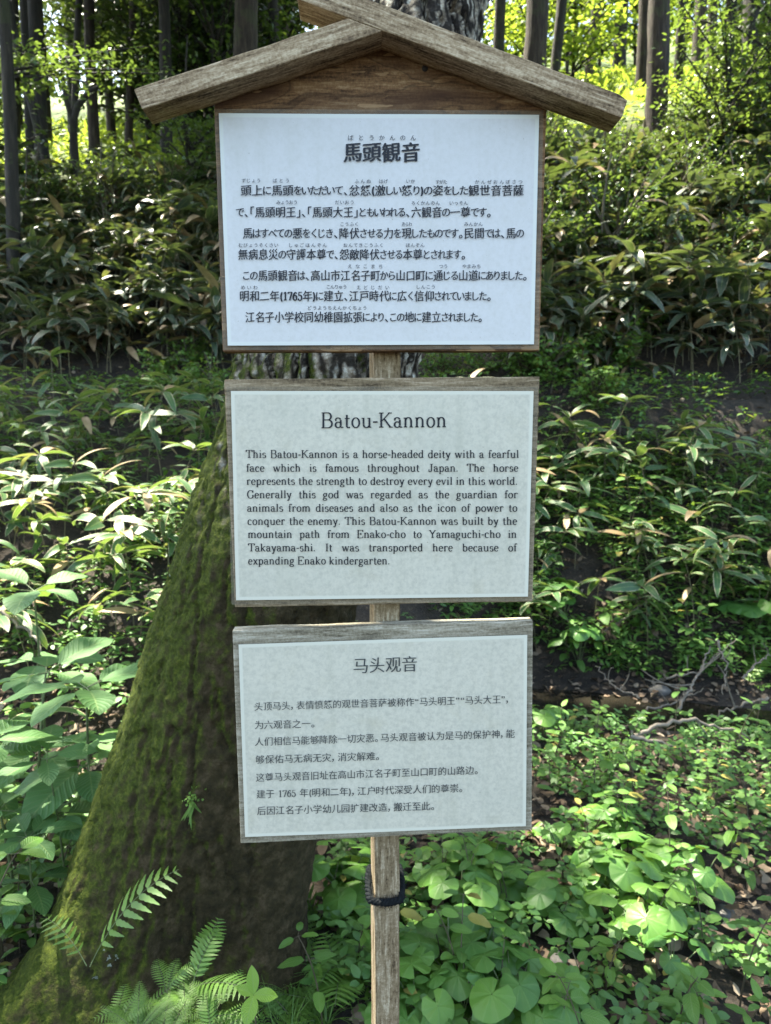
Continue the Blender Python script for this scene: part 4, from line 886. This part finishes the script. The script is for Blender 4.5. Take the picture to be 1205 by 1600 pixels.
def crown_far(seed):
    r = np.random.default_rng(seed); g = Geo(); n = 60; C = np.stack([r.normal(0, 1.3, n), r.normal(0, 1.3, n), r.uniform(5.5, 12, n)], 1); C[:, :2] *= ((13 - C[:, 2]) / 6)[:, None] ** .7
    P = np.repeat(C, 45, 0) + r.normal(0, 1, (n * 45, 3)) * (.5, .5, .22); m = len(P)
    leaf(g, P, azel(r.uniform(0, 6.28, m), r.normal(-.3, .3, m)), UP + r.normal(0, .3, (m, 3)), r.uniform(.13, .22, m), r.uniform(.05, .08, m), droop=.4, prof='ellip', ns=2, nu=3, var=r.random(m)); return g.mesh('crown', M['needle'])
def sunny(x, y, z0):
    for c, r_, o_ in GAPS:
        if o_ < .7: continue
        for zz in (7, 9, 11):
            t_ = (z0 + zz - c[2]) / SUN[2]; q_ = np.array(c) + SUN * t_
            if t_ > 0 and math.hypot(q_[0] - x, q_[1] - y) < r_ * .8 + 1.9 - .12 * (zz - 7): return False
    return True
UNIQ = {0: (-.3, 1.6, 1.7, 11000), 3: (-.2, .6, 1.6, 9000), 8: (.2, -.3, 1.8, 12000), 11: (-.8, -.9, 1.7, 11000), 14: (-.6, .2, 1.5, 8000), 16: (.2, .2, 1.5, 7000), 2: (0, .6, 1.5, 6000), 6: (.3, .4, 1.6, 8000)}  # unseen crowns, placed and sized to shade the banks
CF = [crown_far(300 + i) for i in range(3)]
for i, (px, d, wd, lean, mt, lab) in enumerate(FT):
    p = at(px, 150, d); x = p[0]; z0 = float(H(x, d)); dep = d * 1.1; r0 = wd / 2 / F * dep
    g = Geo(); z = np.concatenate([np.linspace(-.3, 3, 20), np.linspace(3, 13, 16)[1:]]); n = len(z)
    pts = np.stack([lean * z * 2 + .03 * np.sin(z * .9 + i), .02 * np.sin(z * .7 + 2 * i), z], 1); rr = r0 * (1.0 - .045 * np.clip(z, 0, 13)) * (1 + .5 * np.exp(-np.clip(z + .3, 0, 9) / .22))
    tube(g, pts, rr, 14); V = g.v[0]; q = V + i * 3.1; g.v[0] = V + nrm(V - np.repeat(pts, 14, 0)) * (r0 * .30 * (fbm(q * np.array([14, 14, 2]), 3) - .45))[:, None]
    o = bpy.data.objects.new('forest_tree', None); col.objects.link(o); o.location = (x, d, z0); tag(o, lab, 'tree')
    link('trunk', g.mesh('trunk', M[mt]), o)
    if i in UNIQ:
        top = pts[-1] + (x, d, z0); k_ = UNIQ[i]
        c = link('crown', crown_mesh('crown', k_[3], lambda n: np.stack([x + k_[0] + rng.normal(0, k_[2], n), d + k_[1] + rng.normal(0, k_[2], n), z0 + rng.uniform(5.5, 9.5, n)], 1), (.17, .10), np.array([x, d, z0]), 'needle'), o)
    elif sunny(x, d, z0): c = link('crown', CF[i % 3], o); c.rotation_euler = (0, 0, rz()); c.location = tuple(pts[-1] * (1, 1, 0)); c.scale = (.9, .9, 1)
# crooked sapling and broken stump
def crooked():
    o = bpy.data.objects.new('crooked_sapling', None); col.objects.link(o); q = at(118, 250, 9.2); q[2] = float(H(q[0], q[1])); o.location = q; tag(o, 'bent bare sapling curving right in front of the bright clearing upper left', 'tree')
    g = Geo(); P = [at(px, py, 9.2) - q for px, py in ((122, 262), (116, 232), (114, 190), (122, 165), (140, 143), (160, 133))]; P[0] = np.array([P[0][0], 0, -.1]); tube(g, P, [.055, .05, .045, .04, .034, .02], 8); link('trunk', g.mesh('trunk', M['bark']), o)
    g = Geo(); P = [at(px, py, 9.2) - q for px, py in ((114, 190), (104, 160), (98, 120), (95, 60))]; tube(g, P, [.035, .03, .026, .02], 7); link('limb', g.mesh('limb', M['bark']), o)
crooked()
q = ground_at(1140, 285); g = Geo(); tube(g, [(0, 0, -.2), (0, 0, .1), (-.02, 0, .35), (-.05, 0, .62), (-.06, 0, .66)], [.27, .22, .19, .16, .02], 18)
V = g.v[0]; g.v[0] = V * np.array([1, 1, 1]) + nrm(V * (1, 1, .0)) * (.09 * (fbm(V * np.array([9, 9, 2.5]), 3) - .45))[:, None]; o = link('tree_stump', g.mesh('tree_stump', M['bark'])); o.location = q; tag(o, 'dark broken tree stump among the shrubs on the right slope', 'stump')
q = ground_at(148, 292); g = Geo(); tube(g, bez((-.1, 0, .35), (.02, 0, .22), (.22, -.05, -.02), 10), np.linspace(.035, .05, 10), 8); o = link('fallen_branch', g.mesh('fallen_branch', M['bark'])); o.location = q; tag(o, 'dark fallen branch lying down the left bank below the clearing', 'branch')
# the wood beyond
g = Geo(); n = 420; C = np.stack([rng.uniform(-22, 24, n), rng.uniform(23, 38, n), 0 * np.arange(n)], 1); C[:, 2] = H(C[:, 0], C[:, 1]) + rng.uniform(.5, 13, n); P = np.repeat(C, 40, 0) + rng.normal(0, 1, (n * 40, 3)) * (1., 1., .6); m = len(P)
leaf(g, P, azel(rng.uniform(0, 6.28, m), rng.normal(-.2, .4, m)), UP + rng.normal(0, .4, (m, 3)), rng.uniform(.25, .45, m), rng.uniform(.14, .24, m), droop=.4, prof='ellip', ns=2, nu=3, var=rng.random(m)); tag(link('distant_forest', g.mesh('distant_forest', M['needle'])), 'leafy wood far up the slope behind the trunks', 'forest', kind='stuff')
# sunlit undergrowth of the clearing
g = Geo(); n = 15000; x = rng.uniform(-12, 15, n); y = rng.uniform(10.6, 22, n); z = H(x, y) + rng.uniform(0, .28, n); leaf(g, np.stack([x, y, z], 1), azel(rng.uniform(0, 6.28, n), rng.normal(.35, .4, n)), UP + rng.normal(0, .3, (n, 3)), rng.uniform(.12, .26, n), rng.uniform(.05, .10, n), droop=.6, prof='lance', ns=3, nu=3, var=rng.random(n)); tag(link('clearing_undergrowth', g.mesh('clearing_undergrowth', M['glow'])), 'bright sunlit undergrowth carpeting the clearing on top of the slope', 'undergrowth', kind='stuff')

# ------------------------------------------------------------------ plants near the camera
trunk_ok = lambda x, y: not (-.98 < x < -.19 and 1.3 < y < 2.3) and not (x < -.05 and y < 1.55) and not (abs(x) < .06 and .9 < y < 1.1)
stream_ok = lambda x, y: not (x > .55 and abs(y - 3.75 - .12 * math.sin(2 * x)) < .36)
KW = Kind('broad_leaf_plant', 'stem', 'foliage', [broad(400 + i, .58 + .06 * i, .19, 2, 5 + i % 2) for i in range(4)], 'stem', 'broad', True)
for px, py, d, s in ((40, 1045, 2.15, 1.05), (130, 1085, 2.05, .95), (10, 1180, 1.9, .8), (95, 1220, 1.95, .8), (-40, 1110, 2.1, 1.), (45, 1300, 1.8, .62), (150, 1180, 2.25, .85), (60, 970, 2.7, .95)):
    p = at(px, py, d); z = float(H(p[0], d)); h = p[2] - z; KW.put(p[0], d, z, rz(), max(.35, h / .64), 'knee high plant with large ribbed leaves in whorls, left of the mossy trunk', 'plant', 'large leaved plants left of the trunk')
KH = Kind('leafy_herb', 'stem', 'foliage', [herb(420 + i, .22 + .05 * (i % 3), 3 + i % 2, .062, .58, 'ovate', 1 + i % 2) for i in range(7)], 'darkstem', 'herb', True)
for x, y in scatter(72, (-.28, 2.4), (1.35, 3.25), .10, lambda x, y: seen(x, y, .15) and trunk_ok(x, y) and stream_ok(x, y)):
    KH.put(x, y, float(H(x, y)), rz(), rng.uniform(.7, 1.15), 'green leafy herb on the littered ground right of the post', 'plant', 'leafy herbs right of the post')
for x, y in scatter(26, (-1.7, -.6), (1.45, 2.9), .13, lambda x, y: seen(x, y, .15) and trunk_ok(x, y) and x < -.45 * y + .05):
    KH.put(x, y, float(H(x, y)), rz(), rng.uniform(.9, 1.5), 'leafy herb growing low beside the left foot of the mossy trunk', 'plant', 'leafy herbs left of the trunk')
for x, y in scatter(26, (.4, 2.8), (4.2, 5.6), .2, lambda x, y: seen(x, y, .2)):
    KH.put(x, y, float(H(x, y)), rz(), rng.uniform(1.1, 1.8), 'leafy herb among the bamboo above the stream', 'plant', 'leafy herbs above the stream')
KR = Kind('heart_leaf_plant', 'stem', 'foliage', [heart(440 + i, 6 + 2 * (i % 3), .047 + .006 * (i % 3), .17) for i in range(6)], 'stem', 'heart', True)
for px, py in ((665, 1365), (720, 1400), (740, 1450), (700, 1500), (770, 1520), (650, 1560), (720, 1570), (800, 1575), (760, 1345), (690, 1330), (975, 1385), (1040, 1345), (1090, 1370), (1010, 1440), (930, 1345), (880, 1290), (960, 1280), (860, 1400), (1050, 1500), (840, 1590), (545, 1380), (530, 1340)):
    q = ground_at(px, py + 45)
    if trunk_ok(q[0], q[1]): KR.put(q[0], q[1], q[2], rz(), rng.uniform(.75, 1.05), 'clump of round heart shaped leaves at the right foot of the signpost', 'plant', 'heart leaved plants right of the post')
for px, py, s in ((880, 935, 1.5), (1185, 945, 1.6), (905, 1005, 1.5), (845, 1120, 1.0)):
    q = ground_at(px, py + 40); KR.put(q[0], q[1], q[2], rz(), s, 'large round heart shaped leaves at the edge of the stream bank', 'plant', 'round leaved plants by the stream bank')
# ferns
KN = Kind('fern', 'stem', 'foliage', [fern(460, 1, .34, 10, .25, az0=.5, azr=0, spread=(1.0, 1.05)), fern(461, 1, .26, 8, .24, az0=2.6, azr=0, spread=(.8, .85)), fern(462, 7, .20, 13, .24, False, (.15, .9)), fern(463, 8, .22, 15, .19, True, (.15, .9)), fern(464, 4, .26, 12, .25, False)], 'stem', 'fern', True)
q = at(140, 1500, 1.46); KN.put(q[0], q[1], q[2], 0, .85, 'single tall fern frond arching up to the right across the mossy trunk', 'fern', i=0)
q = at(135, 1500, 1.45); KN.put(q[0], q[1], q[2], 0, .75, 'single fern frond arching left over the root of the mossy trunk', 'fern', i=1)
for px, py, d, s, i in ((225, 1570, 1.42, .47, 2), (290, 1600, 1.38, .5, 3), (215, 1610, 1.33, .42, 3), (330, 1615, 1.35, .46, 2), (260, 1545, 1.45, .42, 2), (180, 1600, 1.36, .45, 2), (250, 1640, 1.30, .55, 3), (340, 1570, 1.42, .4, 2)):
    q = at(px, py, d); KN.put(q[0], q[1], max(q[2], float(H(q[0], q[1])) - .02), rz(), s, 'lacy fern in the dense tuft at the foot of the mossy trunk', 'fern', 'ferns at the foot of the trunk', i=i)
q = at(300, 1535, 1.45); KN.put(q[0], q[1], q[2], .4, .62, 'fern with toothed fronds standing at the middle of the trunk base', 'fern', i=4)
for px, py, s, i in ((490, 1460, 1.2, 3), (525, 1410, 1.15, 2), (475, 1550, 1.0, 3), (545, 1520, 1.05, 2), (500, 1380, 1.2, 4), (535, 1460, 1.15, 4)):
    q = ground_at(px, min(py + 60, 1640)); KN.put(q[0], q[1], q[2], rz(), s, 'feathery fern between the trunk and the signpost', 'fern', 'ferns between trunk and post', i=i)
for px, py, s, i in ((690, 1440, .8, 3), (850, 1500, .8, 2), (800, 1590, .8, 3), (640, 1490, .7, 2)):
    q = ground_at(px, min(py + 40, 1640)); KN.put(q[0], q[1], q[2], rz(), s, 'fern among the heart shaped leaves right of the post', 'fern', 'ferns among the heart leaves', i=i)
for px, py, lab in ((1170, 1050, 'fern hanging over the stream at the right edge'), (330, 545, 'bright green fern on the bare strip beside the upper notice')):
    q = ground_at(px, py + 20); KN.put(q[0], q[1], q[2], rz(), 1.4, lab, 'fern', i=4)
# grass, seedling
KU = Kind('grass_tuft', None, 'grass_tuft', [tuft(480 + i, 26, .22) for i in range(3)], 'stem', 'fern', False)
for px, py in ((460, 1500), (505, 1545), (535, 1480), (450, 1580)):
    q = ground_at(px, py + 60); KU.put(q[0], q[1], q[2], rz(), .8, 'thin arching grass tuft between the trunk and the post', 'grass', 'grass tufts beside the post')
s, f = Geo(), Geo(); b0 = at(398, 1592, 1.30); tops = np.array([0, 0, .055]); tube(s, bez((0, 0, -.12), (.004, 0, -.02), tops, 8), .0018, 6)
az = np.radians([95, 170, -20, -100]); az = np.array([1.9, 2.95, -.15, -1.75]); el = np.array([.95, .35, .15, -.35])
leaf(f, np.tile(tops, (4, 1)), azel(az, el), np.stack([0 * az, -.55 + 0 * az, 1 + 0 * az], 1), [.052, .042, .05, .056], [.026, .021, .027, .034], droop=[.2, .3, .5, .5], fold=.12, prof='ellip', ns=10, nu=7, var=[.8, .9, .6, .8])
o = bpy.data.objects.new('seedling', None); col.objects.link(o); o.location = b0; tag(o, 'small seedling with four bright yellow green leaves at the foot of the trunk', 'seedling'); link('stem', s.mesh('stem', M['darkstem']), o); link('foliage', f.mesh('foliage', M['bright']), o)
# small hanging epiphyte on the trunk
b0 = at(300, 1255, 1.60); s, f = Geo(), Geo(); leaf(f, rng.normal(0, .004, (7, 3)), azel(rng.uniform(3.3, 6.1, 7), rng.normal(-1.15, .25, 7)), np.tile([0, -1, .3], (7, 1)), rng.uniform(.03, .085, 7), rng.uniform(.006, .010, 7), droop=.3, prof='blade', ns=7, nu=3, var=rng.random(7)); leaf(f, rng.normal(0, .008, (40, 3)) + (0, 0, .015), rng.normal(0, 1, (40, 3)) - (0, 1, 0), rng.normal(0, 1, (40, 3)), .009, .007, prof='ellip', ns=2, var=rng.random(40))
o = link('epiphyte', f.mesh('epiphyte', M['herb'])); o.location = b0; tag(o, 'little strap leaved plant hanging from the middle of the mossy trunk', 'plant')

# ------------------------------------------------------------------ stuff: ground cover, leaf litter
def stuff_leaves(name, n, xr, yr, ok, size, Wr, mat, hh, label, prof='ovate', cl=5, cat='ground cover', tri=True):
    x = rng.uniform(*xr, n); y = rng.uniform(*yr, n); den = fbm(np.stack([x, y, 0 * x], 1) * 2.2 + 5, 3)
    k = np.array([ok(a, b) for a, b in zip(x, y)]) & (den > .33); x, y = x[k], y[k]; m = len(x); z = H(x, y); top = rng.uniform(.2, 1, m) * hh
    X = np.repeat(np.stack([x, y, z + top], 1), cl, 0); a = rng.uniform(0, 6.28, m); az = np.repeat(a, cl) + np.tile(np.arange(cl) * 6.28 / cl, m) + rng.normal(0, .25, m * cl); D = azel(az, rng.normal(.1, .3, m * cl)); L = size * rng.uniform(.6, 1.2, m * cl)
    g = Geo(); leaf(g, X + D * L[:, None] * .25, D, UP + rng.normal(0, .25, (m * cl, 3)), L, L * Wr, droop=rng.uniform(.1, .7, m * cl), fold=.15, prof=prof, ns=4, nu=3, var=np.repeat(rng.random(m), cl) * .6 + rng.random(m * cl) * .4)
    tag(link(name, g.mesh(name, M[mat])), label, cat, kind='stuff')
near_ok = lambda x, y: trunk_ok(x, y) and stream_ok(x, y)
stuff_leaves('ground_cover', 3400, (-.3, 2.6), (1.25, 3.7), near_ok, .034, .66, 'cover', .13, 'low leafy ground cover right of the signpost')
stuff_leaves('ground_cover', 2600, (-3.0, -.4), (1.4, 4.2), near_ok, .045, .60, 'cover', .16, 'low leafy ground cover left of the mossy trunk')
stuff_leaves('ground_cover', 4600, (-3.6, 3.6), (3.9, 6.2), near_ok, .055, .5, 'cover', .22, 'low leafy ground cover on the bank below the bare strip')
stuff_leaves('ground_cover', 2200, (.3, 3.4), (4.0, 5.4), near_ok, .055, .35, 'herb', .25, 'fine compound leaved ground cover above the stream', 'ellip', 7)
def litter(n, xr, yr, ok, label):
    x = rng.uniform(*xr, n); y = rng.uniform(*yr, n); k = np.array([ok(a, b) for a, b in zip(x, y)]); x, y = x[k], y[k]; m = len(x)
    g = Geo(); L = rng.uniform(.025, .07, m); leaf(g, np.stack([x, y, H(x, y) + rng.uniform(.004, .03, m)], 1), azel(rng.uniform(0, 6.28, m), rng.normal(0, .22, m)), UP + rng.normal(0, .35, (m, 3)), L, L * rng.uniform(.35, .7, m), droop=rng.normal(.2, .7, m), fold=rng.normal(.1, .35, m), prof='ellip', ns=5, nu=3, var=rng.random(m), wave=.08)
    tag(link('leaf_litter', g.mesh('leaf_litter', M['litter'])), label, 'leaf litter', kind='stuff')
litter(6000, (-2.2, 2.6), (1.15, 3.5), lambda x, y: near_ok(x, y), 'brown dead leaves covering the ground around the signpost')
litter(2500, (.3, 3.5), (3.9, 5.5), lambda x, y: True, 'brown dead leaves on the far bank of the stream')
litter(3800, (-5, 5), (5.4, 8.6), lambda x, y: True, 'brown dead leaves on the bare strip and bank behind')
# ------------------------------------------------------------------ dead branches and stones by the stream
def branch(pts, r0, forks, label, d):
    g = Geo(); P = np.array([at(px, py, d + dd) for px, py, dd in pts]); O = P[0].copy(); Q = np.array([np.interp(np.linspace(0, 1, 24), np.linspace(0, 1, len(P)), P[:, i]) for i in range(3)]).T
    Q[1:-1] = (Q[:-2] + Q[1:-1] + Q[2:]) / 3; Q[1:-1] += rng.normal(0, .006, (22, 3)); tube(g, Q - O, np.linspace(r0, r0 * .35, 24), 6)
    for i, (dx, dz, l) in forks: e = Q[i] + np.array([dx, -.05, dz]) * l; tube(g, bez(Q[i], (Q[i] + e) / 2 + rng.normal(0, .02, 3), e, 7) - O, np.linspace(r0 * .5, r0 * .2, 7), 5)
    o = link('dead_branch', g.mesh('dead_branch', M['twig'])); o.location = O; tag(o, label, 'branch')
branch([(990, 1150, 0), (1030, 1132, 0), (1080, 1124, 0.05), (1140, 1140, .1), (1205, 1180, .1)], .012, [(12, (.3, -.4, .18)), (17, (.6, -.3, .2))], 'pale dead branch arching over the stream edge at the right', 3.0)
branch([(985, 1150, 0), (1050, 1165, 0), (1110, 1180, -.05), (1145, 1215, -.1)], .011, [(5, (-.1, -1, .16))], 'tan forked twig lying below the arching dead branch', 2.95)
branch([(1060, 1110, 0), (1075, 1080, .1), (1095, 1045, .2), (1110, 1010, .3)], .010, [(10, (-.9, .1, .3)), (8, (-.8, .35, .35)), (14, (.5, .5, .2))], 'upright forked dead branch standing in the dark stream bed', 3.5)
branch([(1200, 1090, 0), (1150, 1105, 0), (1110, 1120, 0)], .010, [(12, (-.3, .8, .2))], 'thin grey stick lying across the stream near the right edge', 3.5)
branch([(945, 985, 0), (985, 960, 0), (1020, 930, .1)], .007, [], 'thin bare twig leaning in the bamboo above the stream', 4.3)
branch([(0, 905 + 50, 0), (60, 1000, -.05), (75, 1060, -.1)], .009, [], 'grey dead stick bending down among the plants at the left edge', 2.9)
for pts, lab in (([(1010, 1110, 0), (1060, 1095, .1), (1100, 1075, .1)], 'short grey stick lying above the stone in the stream bed'), ([(1120, 1000, .2), (1135, 1040, .1), (1130, 1085, 0)], 'thin bare stick hanging down the far stream bank'),
      ([(1000, 1090, 0), (960, 1075, .1), (930, 1040, .3)], 'thin twig pointing up at the left end of the dead sticks'), ([(1160, 1060, .1), (1190, 1030, .2), (1230, 1010, .3)], 'bare stick rising past the right edge above the stream'), ([(1040, 1060, .3), (1090, 1050, .3), (1150, 1000, .5)], 'long thin twig lying against the far bank behind the stream')):
    branch(pts, .007, [(9, (rng.uniform(-.6, .6), .7, .16)), (15, (rng.uniform(-.7, .7), .5, .14))], lab, 3.55)
def rock(px, py, s, label):
    q = ground_at(px, py); bm = bmesh.new(); bmesh.ops.create_icosphere(bm, subdivisions=4, radius=1)
    for v in bm.verts:
        p = np.array(v.co); v.co = Vector(p * (1 + .5 * (float(fbm(p * 1.1 + px, 3)) - .45)) * np.array([s, s * .8, s * .5]))
    me = bpy.data.meshes.new('stone'); bm.to_mesh(me); bm.free(); me.materials.append(M['stone'])
    for p in me.polygons: p.use_smooth = True
    o = link('stone', me); o.location = q; tag(o, label, 'stone')
rock(1150, 1165, .06, 'small dark stone at the near edge of the stream'); rock(1030, 1080, .07, 'dark stone half hidden among dead sticks in the stream bed'); rock(870, 1500, .035, 'small pale stone in the leaf litter right of the post'); rock(1130, 1430, .04, 'small grey stone beside the heart shaped leaves')
